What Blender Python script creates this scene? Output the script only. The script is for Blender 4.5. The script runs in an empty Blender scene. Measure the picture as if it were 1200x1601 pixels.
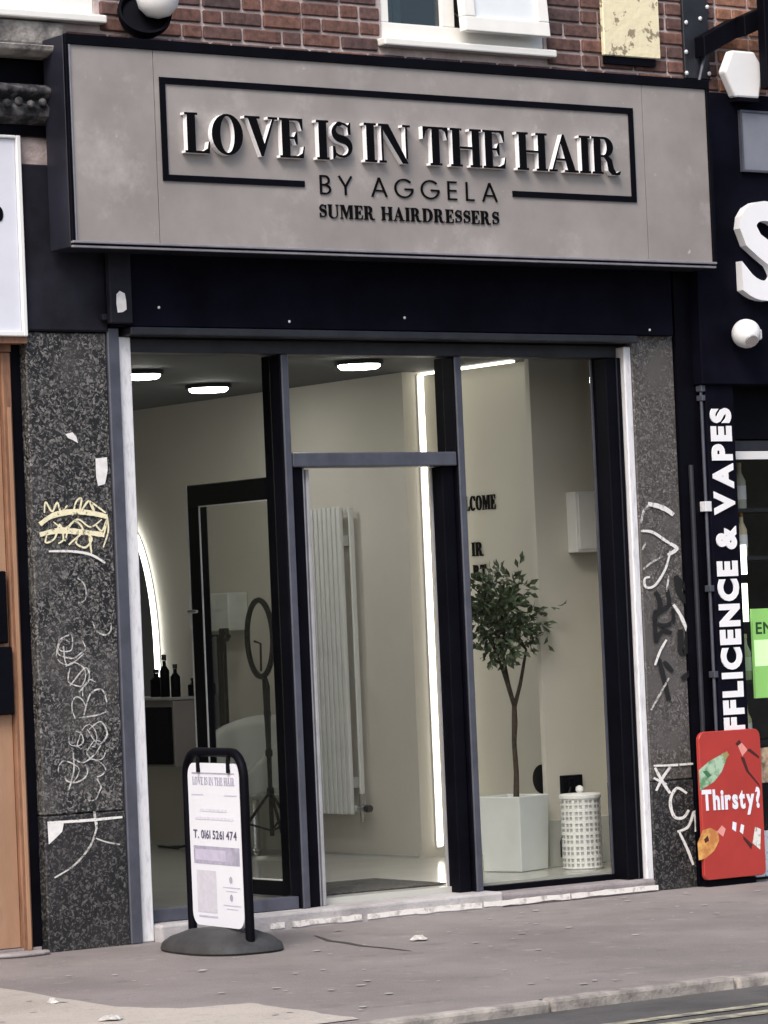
import bpy, bmesh, math, random
from mathutils import Vector, Matrix
random.seed(7)
SC = bpy.context.scene
COL = SC.collection

# ------------------------------------------------------------------ camera
W, H = 1200.0, 1601.0
YAW, PITCH, ROLL, FPX = math.radians(35.63), math.radians(1.87), math.radians(-2.44), 5500.0
CAM = Vector((-10.0727, -14.0538, 1.42115))
FWD = Vector((math.sin(YAW)*math.cos(PITCH), math.cos(YAW)*math.cos(PITCH), math.sin(PITCH)))
_r0 = Vector((math.cos(YAW), -math.sin(YAW), 0)); _u0 = _r0.cross(FWD)
RGT = _r0*math.cos(ROLL) + _u0*math.sin(ROLL)
UPV = -_r0*math.sin(ROLL) + _u0*math.cos(ROLL)
cd = bpy.data.cameras.new('camera'); cam = bpy.data.objects.new('camera', cd); COL.objects.link(cam)
cd.sensor_fit = 'HORIZONTAL'; cd.sensor_width = 36; cd.lens = FPX/W*36
cd.clip_start = 0.1; cd.clip_end = 500
cam.matrix_world = Matrix(((RGT.x, UPV.x, -FWD.x, CAM.x), (RGT.y, UPV.y, -FWD.y, CAM.y), (RGT.z, UPV.z, -FWD.z, CAM.z), (0, 0, 0, 1)))
SC.camera = cam

# ------------------------------------------------------------------ sky, sun, exposure
SUN_EL, SUN_AZ = math.radians(48), math.radians(232)      # azimuth clockwise from +Y
wd = bpy.data.worlds.new('World'); SC.world = wd; wd.use_nodes = True
nt = wd.node_tree; nt.nodes.clear()
o_ = nt.nodes.new('ShaderNodeOutputWorld'); b_ = nt.nodes.new('ShaderNodeBackground'); s_ = nt.nodes.new('ShaderNodeTexSky')
s_.sky_type = 'NISHITA'; s_.sun_disc = False; s_.sun_elevation = SUN_EL; s_.sun_rotation = SUN_AZ
s_.air_density = 1.0; s_.dust_density = 4.0; s_.ozone_density = 1.0
b_.inputs['Strength'].default_value = 0.12
nt.links.new(s_.outputs[0], b_.inputs['Color']); nt.links.new(b_.outputs[0], o_.inputs['Surface'])
sl = bpy.data.lights.new('sun', 'SUN'); sun = bpy.data.objects.new('sun', sl); COL.objects.link(sun)
sl.energy = 1.5; sl.angle = math.radians(25); sl.color = (1.0, 0.965, 0.93)
_sd = Vector((math.sin(SUN_AZ)*math.cos(SUN_EL), math.cos(SUN_AZ)*math.cos(SUN_EL), math.sin(SUN_EL)))
sun.rotation_euler = _sd.to_track_quat('Z', 'Y').to_euler(); sun.location = (-6, -10, 12)
SC.view_settings.view_transform = 'Standard'; SC.view_settings.look = 'None'
SC.view_settings.exposure = 0.75; SC.view_settings.gamma = 1.0; SC.view_settings.use_curve_mapping = False
SC.render.engine = 'CYCLES'; SC.cycles.use_denoising = True
SC.cycles.max_bounces = 10; SC.cycles.transparent_max_bounces = 16

# ------------------------------------------------------------------ helpers
def at(px, py, X=None, Y=None, Z=None):
    """point of the surveyed photograph on a known plane of the street (metres)"""
    d = RGT*((px-W/2)/FPX) - UPV*((py-H/2)/FPX) + FWD
    if X is not None: t = (X-CAM.x)/d.x
    elif Y is not None: t = (Y-CAM.y)/d.y
    else: t = (Z-CAM.z)/d.z
    return CAM + d*t

WM = {}
def link(o, parent=None):
    COL.objects.link(o)
    if parent is not None:
        o.parent = parent; WM[o] = WM[parent]
    return o
def tag(o, label=None, cat=None, group=None, kind=None):
    if label: o['label'] = label
    if cat: o['category'] = cat
    if group: o['group'] = group
    if kind: o['kind'] = kind
    return o
def thing(name, loc, label, cat, group=None):
    o = bpy.data.objects.new(name, None); o.empty_display_size = .1; o.location = loc
    COL.objects.link(o); WM[o] = Matrix.Translation(Vector(loc))
    return tag(o, label, cat, group)

class MB:
    def __init__(s): s.v = []; s.f = []; s.mi = []; s.cur = 0
    def mat(s, i): s.cur = i; return s
    def add(s, vs, fs):
        n = len(s.v); s.v += [tuple(v) for v in vs]
        for f in fs: s.f.append(tuple(i+n for i in f)); s.mi.append(s.cur)
        return s
    def box(s, x0, x1, y0, y1, z0, z1):
        x0, x1 = sorted((x0, x1)); y0, y1 = sorted((y0, y1)); z0, z1 = sorted((z0, z1))
        return s.add([(x0,y0,z0),(x1,y0,z0),(x1,y1,z0),(x0,y1,z0),(x0,y0,z1),(x1,y0,z1),(x1,y1,z1),(x0,y1,z1)],
                     [(0,3,2,1),(4,5,6,7),(0,1,5,4),(1,2,6,5),(2,3,7,6),(3,0,4,7)])
    def obox(s, c, hx, hy, hz, ang):
        ca, sa = math.cos(ang), math.sin(ang); vs = []
        for z in (-hz, hz):
            for x, y in ((-hx,-hy),(hx,-hy),(hx,hy),(-hx,hy)):
                vs.append((c[0]+x*ca-y*sa, c[1]+x*sa+y*ca, c[2]+z))
        return s.add(vs, [(0,3,2,1),(4,5,6,7),(0,1,5,4),(1,2,6,5),(2,3,7,6),(3,0,4,7)])
    def prism(s, poly, fn, d0, d1):
        """convex-ish polygon (u,v) -> fn(u,v,d); extruded d0..d1"""
        n = len(poly)
        vs = [fn(u, v, d0) for u, v in poly] + [fn(u, v, d1) for u, v in poly]
        fs = [tuple(range(n)), tuple(reversed(range(n, 2*n)))] + [(i, i+n, (i+1) % n+n, (i+1) % n) for i in range(n)]
        return s.add(vs, fs)
    def tube(s, pts, r, n=8, caps=True):
        pts = [Vector(p) for p in pts]; m = len(pts)
        rr = r if isinstance(r, (list, tuple)) else [r]*m
        vs = []; up = Vector((0.123, 0.37, 0.92)).normalized(); prev = None
        for i, p in enumerate(pts):
            t = (pts[min(i+1, m-1)] - pts[max(i-1, 0)]).normalized()
            a = (prev - t*prev.dot(t)) if prev is not None else t.cross(up)
            if a.length < 1e-5: a = t.cross(Vector((1, 0, 0)))
            a.normalize(); b = t.cross(a); prev = a
            for k in range(n):
                an = 2*math.pi*k/n
                vs.append(p + (a*math.cos(an) + b*math.sin(an))*rr[i])
        fs = []
        for i in range(m-1):
            for k in range(n):
                fs.append((i*n+k, i*n+(k+1) % n, (i+1)*n+(k+1) % n, (i+1)*n+k))
        if caps: fs += [tuple(reversed(range(n))), tuple((m-1)*n+k for k in range(n))]
        return s.add(vs, fs)
    def lathe(s, prof, n, c, ax=(0, 0, 1)):
        """profile (radius, height) spun round ax through c"""
        ax = Vector(ax).normalized(); a = ax.orthogonal().normalized(); b = ax.cross(a); c = Vector(c)
        vs = []; fs = []; m = len(prof)
        for r, h in prof:
            for k in range(n):
                an = 2*math.pi*k/n
                vs.append(c + ax*h + (a*math.cos(an) + b*math.sin(an))*max(r, 1e-5))
        for i in range(m-1):
            for k in range(n):
                fs.append((i*n+k, i*n+(k+1) % n, (i+1)*n+(k+1) % n, (i+1)*n+k))
        fs += [tuple(reversed(range(n))), tuple((m-1)*n+k for k in range(n))]
        return s.add(vs, fs)
    def ribbon(s, pts, w, fn, d=0.0):
        """flat painted stroke, pts in (u,v), varying width allowed"""
        m = len(pts); ww = w if isinstance(w, (list, tuple)) else [w]*m
        L = []
        for i, (u, v) in enumerate(pts):
            a = pts[max(i-1, 0)]; b = pts[min(i+1, m-1)]
            tx, ty = b[0]-a[0], b[1]-a[1]; l = math.hypot(tx, ty) or 1
            nx, ny = -ty/l*ww[i]/2, tx/l*ww[i]/2
            L.append(((u+nx, v+ny), (u-nx, v-ny)))
        vs = []; fs = []
        for a, b in L: vs += [fn(a[0], a[1], d), fn(b[0], b[1], d)]
        for i in range(m-1): fs.append((2*i, 2*i+1, 2*i+3, 2*i+2))
        return s.add(vs, fs)
    def build(s, name, mats, parent=None, bevel=0, seg=1, smooth=False, kind=None):
        me = bpy.data.meshes.new(name); me.from_pydata([tuple(v) for v in s.v], [], s.f)
        if not isinstance(mats, (list, tuple)): mats = [mats]
        for m in mats: me.materials.append(m)
        if len(mats) > 1: me.polygons.foreach_set('material_index', s.mi)
        bm = bmesh.new(); bm.from_mesh(me)
        bmesh.ops.recalc_face_normals(bm, faces=bm.faces) if kind != 'flat' else None
        if bevel:
            bmesh.ops.bevel(bm, geom=[e for e in bm.edges if len(e.link_faces) == 2 and e.calc_face_angle(0) > 0.6], offset=bevel, segments=seg, affect='EDGES', profile=.5)
        bm.to_mesh(me); bm.free()
        if smooth:
            me.polygons.foreach_set('use_smooth', [True]*len(me.polygons))
            me.set_sharp_from_angle(angle=math.radians(40))
        o = bpy.data.objects.new(name, me)
        if parent is None:
            xs = [v.co.x for v in me.vertices]; ys = [v.co.y for v in me.vertices]; zs = [v.co.z for v in me.vertices]
            c = Vector(((min(xs)+max(xs))/2, (min(ys)+max(ys))/2, min(zs)))
            me.transform(Matrix.Translation(-c)); o.location = c; COL.objects.link(o); WM[o] = Matrix.Translation(c)
        else:
            me.transform(WM[parent].inverted()); link(o, parent)
        if kind and kind != 'flat': o['kind'] = kind
        return o

# ------------------------------------------------------------------ materials
MATS = {}
def M(name, col, rough=.6, metal=0., var=.12, scale=6., bump=0., bscale=80., spec=.5, col2=None, lo=.35, hi=.65, detail=6., stretch=None, coat=0.):
    if name in MATS: return MATS[name]
    m = bpy.data.materials.new(name); m.use_nodes = True; n = m.node_tree.nodes; l = m.node_tree.links
    p = n['Principled BSDF']; p.inputs['Roughness'].default_value = rough; p.inputs['Metallic'].default_value = metal
    p.inputs['Specular IOR Level'].default_value = spec; p.inputs['Coat Weight'].default_value = coat
    tc = n.new('ShaderNodeTexCoord'); mp = n.new('ShaderNodeMapping'); l.new(tc.outputs['Object'], mp.inputs[0])
    if stretch: mp.inputs['Scale'].default_value = stretch
    nz = n.new('ShaderNodeTexNoise'); nz.inputs['Scale'].default_value = scale; nz.inputs['Detail'].default_value = detail; nz.inputs['Roughness'].default_value = .62
    l.new(mp.outputs[0], nz.inputs['Vector'])
    cr = n.new('ShaderNodeValToRGB'); c2 = col2 if col2 else [c*(1-var) for c in col]; c1 = col if col2 else [min(1, c*(1+var)) for c in col]
    cr.color_ramp.elements[0].position = lo; cr.color_ramp.elements[1].position = hi
    cr.color_ramp.elements[0].color = (*c2, 1); cr.color_ramp.elements[1].color = (*c1, 1)
    l.new(nz.outputs['Fac'], cr.inputs[0]); l.new(cr.outputs[0], p.inputs['Base Color'])
    if bump:
        n2 = n.new('ShaderNodeTexNoise'); n2.inputs['Scale'].default_value = bscale; n2.inputs['Detail'].default_value = 8
        l.new(mp.outputs[0], n2.inputs['Vector'])
        bp = n.new('ShaderNodeBump'); bp.inputs['Strength'].default_value = bump; bp.inputs['Distance'].default_value = .01
        l.new(n2.outputs['Fac'], bp.inputs['Height']); l.new(bp.outputs[0], p.inputs['Normal'])
    MATS[name] = m; return m
def EMIT(name, col, st):
    if name in MATS: return MATS[name]
    m = bpy.data.materials.new(name); m.use_nodes = True; p = m.node_tree.nodes['Principled BSDF']
    p.inputs['Base Color'].default_value = (*col, 1); p.inputs['Emission Color'].default_value = (*col, 1); p.inputs['Emission Strength'].default_value = st
    MATS[name] = m; return m
def GLASS(name, tint=(.93, .95, .95), refl=1.0, ior=1.45):
    m = bpy.data.materials.new(name); m.use_nodes = True; n = m.node_tree.nodes; l = m.node_tree.links
    n.remove(n['Principled BSDF']); out = n['Material Output']
    t = n.new('ShaderNodeBsdfTransparent'); t.inputs[0].default_value = (*tint, 1)
    g = n.new('ShaderNodeBsdfGlossy'); g.inputs['Roughness'].default_value = .02
    fr = n.new('ShaderNodeFresnel'); fr.inputs['IOR'].default_value = ior
    mu = n.new('ShaderNodeMath'); mu.operation = 'MULTIPLY'; mu.inputs[1].default_value = refl
    mx = n.new('ShaderNodeMixShader'); l.new(fr.outputs[0], mu.inputs[0]); l.new(mu.outputs[0], mx.inputs[0])
    l.new(t.outputs[0], mx.inputs[1]); l.new(g.outputs[0], mx.inputs[2]); l.new(mx.outputs[0], out.inputs[0])
    return m
def brick_mat(name, cols):
    m = bpy.data.materials.new(name); m.use_nodes = True; n = m.node_tree.nodes; l = m.node_tree.links; p = n['Principled BSDF']
    p.inputs['Roughness'].default_value = .9
    oi = n.new('ShaderNodeObjectInfo'); cr = n.new('ShaderNodeValToRGB'); cr.color_ramp.interpolation = 'LINEAR'
    el = cr.color_ramp.elements; el[0].color = (*cols[0], 1); el[1].color = (*cols[-1], 1)
    for i, c in enumerate(cols[1:-1]): e = el.new((i+1)/(len(cols)-1)); e.color = (*c, 1)
    l.new(oi.outputs['Random'], cr.inputs[0])
    ge = n.new('ShaderNodeNewGeometry'); nz = n.new('ShaderNodeTexNoise'); nz.inputs['Scale'].default_value = 26; nz.inputs['Detail'].default_value = 8; nz.inputs['Roughness'].default_value = .7
    l.new(ge.outputs['Position'], nz.inputs['Vector'])
    mr = n.new('ShaderNodeMapRange'); mr.inputs[1].default_value = .3; mr.inputs[2].default_value = .7; mr.inputs[3].default_value = .35; mr.inputs[4].default_value = 1.35
    l.new(nz.outputs['Fac'], mr.inputs[0])
    mx = n.new('ShaderNodeVectorMath'); mx.operation = 'SCALE'; l.new(cr.outputs[0], mx.inputs[0]); l.new(mr.outputs[0], mx.inputs['Scale']); l.new(mx.outputs[0], p.inputs['Base Color'])
    bp = n.new('ShaderNodeBump'); bp.inputs['Strength'].default_value = .5; bp.inputs['Distance'].default_value = .006; l.new(nz.outputs['Fac'], bp.inputs['Height']); l.new(bp.outputs[0], p.inputs['Normal'])
    return m
def granite(name, dark, light, scale=46, lo=.35, wear=.5):
    """pebbly polished stone: voronoi grains of many greys, patches where a flat grey wash hides them"""
    m = bpy.data.materials.new(name); m.use_nodes = True; n = m.node_tree.nodes; l = m.node_tree.links; p = n['Principled BSDF']
    p.inputs['Roughness'].default_value = .55
    tc = n.new('ShaderNodeTexCoord'); ds = n.new('ShaderNodeTexNoise'); ds.inputs['Scale'].default_value = 30; ds.inputs['Detail'].default_value = 4
    l.new(tc.outputs['Object'], ds.inputs['Vector'])
    va = n.new('ShaderNodeVectorMath'); va.operation = 'MULTIPLY_ADD'; va.inputs[1].default_value = (.05, .05, .05)
    l.new(ds.outputs['Color'], va.inputs[0]); l.new(tc.outputs['Object'], va.inputs[2])
    vo = n.new('ShaderNodeTexVoronoi'); vo.inputs['Scale'].default_value = scale; l.new(va.outputs[0], vo.inputs['Vector'])
    sp = n.new('ShaderNodeSeparateColor'); l.new(vo.outputs['Color'], sp.inputs[0])
    cr = n.new('ShaderNodeValToRGB'); el = cr.color_ramp.elements
    el[0].position = lo; el[0].color = (*dark, 1); el[1].position = 1; el[1].color = (*light, 1)
    e = el.new(.75); e.color = (*[(a*.6+b*.4) for a, b in zip(dark, light)], 1)
    l.new(sp.outputs[0], cr.inputs[0])
    nz = n.new('ShaderNodeTexNoise'); nz.inputs['Scale'].default_value = 4.5; nz.inputs['Detail'].default_value = 7; l.new(tc.outputs['Object'], nz.inputs['Vector'])
    mr = n.new('ShaderNodeMapRange'); mr.inputs[1].default_value = .45; mr.inputs[2].default_value = .62; mr.inputs[3].default_value = 0; mr.inputs[4].default_value = wear; l.new(nz.outputs['Fac'], mr.inputs[0])
    mx = n.new('ShaderNodeMix'); mx.data_type = 'RGBA'; l.new(mr.outputs[0], mx.inputs[0]); l.new(cr.outputs[0], mx.inputs[6])
    mx.inputs[7].default_value = (*[(a+b)*.36 for a, b in zip(dark, light)], 1); l.new(mx.outputs[2], p.inputs['Base Color'])
    bp = n.new('ShaderNodeBump'); bp.inputs['Strength'].default_value = .35; bp.inputs['Distance'].default_value = .004; l.new(sp.outputs[0], bp.inputs['Height']); l.new(bp.outputs[0], p.inputs['Normal'])
    return m

m_black = M('black_paint', (.0025, .0025, .005), .55, var=.3, scale=5, bump=.05, spec=.07)
m_navy = M('fascia_black', (.004, .004, .009), .7, var=.4, scale=3, bump=.06, bscale=20, spec=.04)
m_navy2 = M('painted_block', (.012, .012, .019), .65, var=.4, scale=5, bump=.15, bscale=40, spec=.2)
m_frame = M('grey_aluminium', (.085, .09, .115), .42, .3, var=.16, scale=9, bump=.03)
m_framed = M('dark_frame', (.022, .023, .03), .45, .2, var=.25, scale=8, bump=.05)
m_white_metal = M('pale_guide', (.74, .74, .76), .5, .05, col2=(.58, .58, .61), scale=9, lo=.36, hi=.5, stretch=(6, 6, 1.2))
m_sign = M('sign_face', (.34, .312, .296), .35, .0, col2=(.245, .223, .212), scale=2.9, lo=.30, hi=.74, detail=7, bump=.015, bscale=30)
def scuffs(m, col, lo, hi, amt, sc, stretch=(1, 1, 1)):
    n = m.node_tree.nodes; l = m.node_tree.links; p = n['Principled BSDF']; src = p.inputs['Base Color'].links[0].from_socket
    tc = n.new('ShaderNodeTexCoord'); mp = n.new('ShaderNodeMapping'); mp.inputs['Scale'].default_value = stretch; l.new(tc.outputs['Object'], mp.inputs[0])
    q = n.new('ShaderNodeTexNoise'); q.inputs['Scale'].default_value = sc; q.inputs['Detail'].default_value = 9; q.inputs['Roughness'].default_value = .68; l.new(mp.outputs[0], q.inputs['Vector'])
    mr = n.new('ShaderNodeMapRange'); mr.inputs[1].default_value = lo; mr.inputs[2].default_value = hi; mr.inputs[4].default_value = amt; l.new(q.outputs['Fac'], mr.inputs[0])
    mx = n.new('ShaderNodeMix'); mx.data_type = 'RGBA'; l.new(mr.outputs[0], mx.inputs[0]); l.new(src, mx.inputs[6]); mx.inputs[7].default_value = (*col, 1); l.new(mx.outputs[2], p.inputs['Base Color'])
scuffs(m_sign, (.54, .495, .475), .56, .76, .5, 3.3)
scuffs(m_sign, (.70, .67, .66), .66, .76, .7, 14)
m_signside = M('sign_side', (.018, .019, .03), .4, .2, var=.3, scale=4)
m_lip = M('sign_lip', (.34, .32, .35), .35, .5, var=.12, scale=12)
m_letwhite = M('letter_acrylic', (.86, .86, .88), .35, var=.02)
m_white = M('white_plastic', (.78, .78, .78), .4, var=.04, scale=4)
m_upvc = M('white_upvc', (.82, .81, .77), .35, var=.04, scale=5)
m_mortar = M('mortar', (.60, .51, .49), .95, col2=(.38, .31, .30), scale=9, bump=.5, bscale=90)
m_brick = brick_mat('red_brick', [(.125, .068, .058), (.165, .078, .06), (.10, .06, .058), (.19, .092, .07), (.075, .05, .05), (.15, .08, .07)])
m_brick2 = brick_mat('orange_brick', [(.30, .14, .085), (.36, .17, .10), (.26, .13, .09), (.33, .19, .13)])
m_stone = M('weathered_stone', (.34, .32, .30), .9, col2=(.10, .095, .092), scale=11, lo=.38, hi=.62, bump=.8, bscale=40)
m_darkstone = M('sooty_moulding', (.12, .115, .12), .85, col2=(.012, .012, .016), scale=18, lo=.45, hi=.68, bump=.6, bscale=50)
m_granite = granite('speckled_granite', (.006, .006, .007), (.24, .228, .215), scale=115, lo=.46, wear=.38)
m_granite2 = granite('speckled_granite_brown', (.045, .041, .038), (.215, .198, .187), scale=115, lo=.25, wear=.9)
m_plinthg = granite('dark_granite_base', (.006, .006, .007), (.12, .114, .112), scale=115, lo=.6, wear=.25)
m_plinth = M('black_plinth', (.03, .029, .032), .5, col2=(.006, .006, .008), scale=14, lo=.42, hi=.72, bump=.3, bscale=50)
m_tan = M('tan_door', (.40, .238, .15), .55, col2=(.30, .17, .10), scale=2.2, lo=.3, hi=.7, bump=.05, stretch=(5, 5, 1))
scuffs(m_tan, (.12, .07, .045), .60, .74, .5, 5, (2, 2, .6))
m_tan2 = M('brown_frame', (.21, .105, .06), .6, var=.3, scale=6, stretch=(5, 5, 1))
def paving(name, base, dark, light):
    m = bpy.data.materials.new(name); m.use_nodes = True; n = m.node_tree.nodes; l = m.node_tree.links; p = n['Principled BSDF']; p.inputs['Roughness'].default_value = .9
    ge = n.new('ShaderNodeNewGeometry')
    def nz(sc, de, ro=.6):
        q = n.new('ShaderNodeTexNoise'); q.inputs['Scale'].default_value = sc; q.inputs['Detail'].default_value = de; q.inputs['Roughness'].default_value = ro; l.new(ge.outputs['Position'], q.inputs['Vector']); return q.outputs['Fac']
    def mapr(f, a, b, c, d):
        q = n.new('ShaderNodeMapRange'); q.inputs[1].default_value = a; q.inputs[2].default_value = b; q.inputs[3].default_value = c; q.inputs[4].default_value = d; l.new(f, q.inputs[0]); return q.outputs[0]
    def mix(f, a, b):
        q = n.new('ShaderNodeMix'); q.data_type = 'RGBA'; l.new(f, q.inputs[0])
        for k, v in ((6, a), (7, b)):
            if isinstance(v, tuple): q.inputs[k].default_value = (*v, 1)
            else: l.new(v, q.inputs[k])
        return q.outputs[2]
    c = mix(mapr(nz(.9, 9), .38, .62, 0, 1), dark, base)                   # broad worn patches
    c = mix(mapr(nz(4.2, 10, .7), .56, .70, 0, .55), c, tuple(x*.55 for x in dark))   # spills and stains
    c = mix(mapr(nz(7.5, 8), .60, .72, 0, .5), c, light)                   # dusty scuffs
    c = mix(mapr(nz(130, 3), .56, .72, 0, .55), c, light)                  # pale chippings
    c = mix(mapr(nz(95, 3), .58, .72, 0, .6), c, tuple(x*.45 for x in dark))
    l.new(c, p.inputs['Base Color'])
    bp = n.new('ShaderNodeBump'); bp.inputs['Strength'].default_value = .6; bp.inputs['Distance'].default_value = .008; l.new(nz(150, 8), bp.inputs['Height']); l.new(bp.outputs[0], p.inputs['Normal'])
    return m
m_asphalt = paving('pavement_asphalt', (.245, .219, .211), (.175, .156, .151), (.38, .35, .335))
m_concrete = paving('pale_concrete', (.45, .41, .365), (.35, .315, .28), (.55, .51, .47))
m_road = M('road_asphalt', (.10, .095, .093), .92, col2=(.055, .053, .053), scale=3, bump=.7, bscale=140, detail=12)
m_kerb = M('kerb_stone', (.40, .365, .33), .88, col2=(.17, .155, .145), scale=7, bump=.5, bscale=70)
m_yellow = M('worn_road_line', (.42, .40, .29), .85, col2=(.13, .125, .11), scale=13, lo=.40, hi=.62)
m_step = M('stone_step', (.47, .45, .45), .75, col2=(.28, .265, .265), scale=4.5, lo=.34, hi=.62, bump=.35, bscale=60)
scuffs(m_step, (.16, .145, .14), .56, .70, .6, 9)
m_step2 = M('sill_cement', (.31, .275, .28), .85, col2=(.21, .19, .195), scale=6, bump=.5, bscale=70)
m_wpaint = M('white_strip_paint', (.78, .75, .71), .8, col2=(.42, .38, .36), scale=22, lo=.34, hi=.5, bump=.3)
scuffs(m_white_metal, (.2, .2, .22), .60, .72, .4, 10, (2, 2, .5))
m_wall = M('painted_wall', (.61, .585, .525), .75, var=.03, scale=2)
m_walldado = M('grey_skirting', (.46, .47, .45), .6, var=.03, scale=3)
m_ceil = M('ceiling_paint', (.075, .075, .082), .8, var=.04, scale=2)
m_floor = M('polished_floor', (.50, .50, .46), .16, var=.05, scale=2.5, spec=.6)
m_mat = M('door_mat', (.07, .068, .062), .95, var=.4, scale=40, bump=.8, bscale=220)
m_rad = M('radiator_paint', (.70, .715, .69), .45, var=.03)
m_pot = M('pot_glaze', (.70, .73, .72), .5, var=.04)
m_soil = M('white_pebble_top', (.6, .6, .57), .9, var=.3, scale=60, bump=.8)
m_bark = M('bark', (.085, .06, .045), .9, col2=(.03, .022, .017), scale=40, bump=.6)
m_leaf = M('leaf', (.115, .15, .085), .35, col2=(.02, .038, .018), scale=14, lo=.3, hi=.7)
m_led = EMIT('led_strip', (1.0, .95, .82), 3.4)
m_down = EMIT('downlight_lens', (1.0, .975, .92), 24.0)
m_paper = M('poster_white', (.80, .83, .90), .5, var=.02)
m_ink = M('poster_ink', (.10, .09, .16), .6, var=.2)
m_lav = M('poster_lavender', (.55, .53, .68), .6, var=.1, scale=20)
m_greyp = M('poster_grey', (.40, .39, .50), .6, var=.22, scale=14)
m_pgrey2 = M('poster_palegrey', (.62, .62, .70), .6, var=.06, scale=30)
m_rubber = M('black_rubber', (.045, .045, .048), .7, col2=(.022, .022, .024), scale=8, bump=.2)
m_red = M('red_board', (.41, .040, .032), .4, var=.1, scale=3)
m_grafw = M('white_graffiti', (.75, .74, .72), .7, col2=(.40, .39, .38), scale=30, lo=.3, hi=.45)
m_grafg = M('grey_graffiti', (.58, .57, .55), .7, var=.2, scale=30)
m_grafy = M('cream_graffiti', (.82, .76, .52), .7, var=.08, scale=30)
m_grafk = M('black_graffiti', (.008, .008, .008), .6, var=.2)
def wear_out(m, lo, hi, sc=45):
    n = m.node_tree.nodes; l = m.node_tree.links; p = n['Principled BSDF']
    ge = n.new('ShaderNodeNewGeometry'); q = n.new('ShaderNodeTexNoise'); q.inputs['Scale'].default_value = sc; q.inputs['Detail'].default_value = 7; q.inputs['Roughness'].default_value = .7; l.new(ge.outputs['Position'], q.inputs['Vector'])
    mr = n.new('ShaderNodeMapRange'); mr.inputs[1].default_value = lo; mr.inputs[2].default_value = hi; l.new(q.outputs['Fac'], mr.inputs[0]); l.new(mr.outputs[0], p.inputs['Alpha'])
wear_out(m_grafw, .30, .42); wear_out(m_grafg, .34, .56); wear_out(m_grafy, .34, .46); wear_out(m_grafk, .30, .44)
m_paste = M('paper_remnant', (.74, .73, .72), .8, var=.1, scale=30)
m_glass = GLASS('window_glass', (.915, .92, .905), .14)
m_glass2 = GLASS('upper_window_glass', (.5, .55, .56), 2.5)
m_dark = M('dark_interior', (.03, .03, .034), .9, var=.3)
m_chrome = M('chrome', (.6, .6, .6), .25, 1.0, var=.05)
m_cable = M('cable_black', (.01, .01, .011), .5, var=.1)

# ------------------------------------------------------------------ lettering
def ell(cx, cz, rx, rz, a0=0, a1=360, n=28):
    return [(cx+rx*math.cos(math.radians(a0+(a1-a0)*i/n)), cz+rz*math.sin(math.radians(a0+(a1-a0)*i/n))) for i in range(n+(0 if abs(a1-a0) >= 360 else 1))]
def R4(x0, z0, x1, z1): return [[(x0, z0), (x1, z0), (x1, z1), (x0, z1)]]
def band(pts, ws):
    L, Rr = [], []
    for i, (u, v) in enumerate(pts):
        a = pts[max(i-1, 0)]; b = pts[min(i+1, len(pts)-1)]; tx, ty = b[0]-a[0], b[1]-a[1]; l = math.hypot(tx, ty) or 1
        w = ws[i]/2 if isinstance(ws, list) else ws/2
        L.append((u-ty/l*w, v+tx/l*w)); Rr.append((u+ty/l*w, v-tx/l*w))
    return [L+Rr[::-1]]
ST, TH, EX = .205, .06, .06
def stem(x, z0=0, z1=1, s=ST, ex=EX):
    return [R4(x, z0, x+s, z1), R4(x-ex, z0, x, z0+TH), R4(x+s, z0, x+s+ex, z0+TH), R4(x-ex, z1-TH, x, z1), R4(x+s, z1-TH, x+s+ex, z1)]
def s_shape():
    pts = []; ws = []
    for i in range(31):
        t = i/30
        if t < .5: a = math.radians(38+ (232)*t*2); p = (.30+.215*math.cos(a), .745+.205*math.sin(a))
        else: a = math.radians(90-(232)*(t-.5)*2); p = (.30+.225*math.cos(a), .275+.225*math.sin(a)+.04)
        pts.append(p); ws.append(.06+.15*math.exp(-((t-.5)/.2)**2) + (.05 if .12 < t < .2 else 0))
    # smooth the junction
    for _ in range(3): pts = [pts[0]]+[((pts[i-1][0]+2*pts[i][0]+pts[i+1][0])/4, (pts[i-1][1]+2*pts[i][1]+pts[i+1][1])/4) for i in range(1, 30)]+[pts[-1]]
    return [band(pts, ws), [[(.47, .66), (.535, .66), (.535, .97), (.50, .97), (.45, .86)]], [[(.055, .03), (.09, .03), (.15, .14), (.12, .36), (.055, .36)]]]
SERIF = {}
x = EX; SERIF['I'] = (ST+2*EX, stem(x))
SERIF['L'] = (.62, stem(x)+[R4(x+ST+EX, 0, .55, TH), [[(.45, TH), (.55, 0), (.60, 0), (.62, .30), (.585, .30), (.55, .13)]]])
def arms(w): return [R4(x+ST+EX, 1-TH, w-.06, 1), [[(w-.06, 1), (w-.02, 1), (w-.02, .70), (w-.05, .70), (w-.11, .90), (w-.16, 1-TH), (w-.06, 1-TH)]]]
SERIF['E'] = (.64, stem(x)+arms(.62)+[R4(x+ST, .475, .42, .475+TH), [[(.42, .34), (.46, .34), (.46, .66), (.42, .66), (.37, .53), (.37, .475)]], R4(x+ST+EX, 0, .56, TH), [[(.46, TH), (.56, 0), (.60, 0), (.64, .30), (.605, .30), (.57, .13)]]])
SERIF['H'] = (.86, stem(x)+stem(.86-EX-ST)+[R4(x+ST, .47, .86-EX-ST, .47+TH)])
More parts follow.
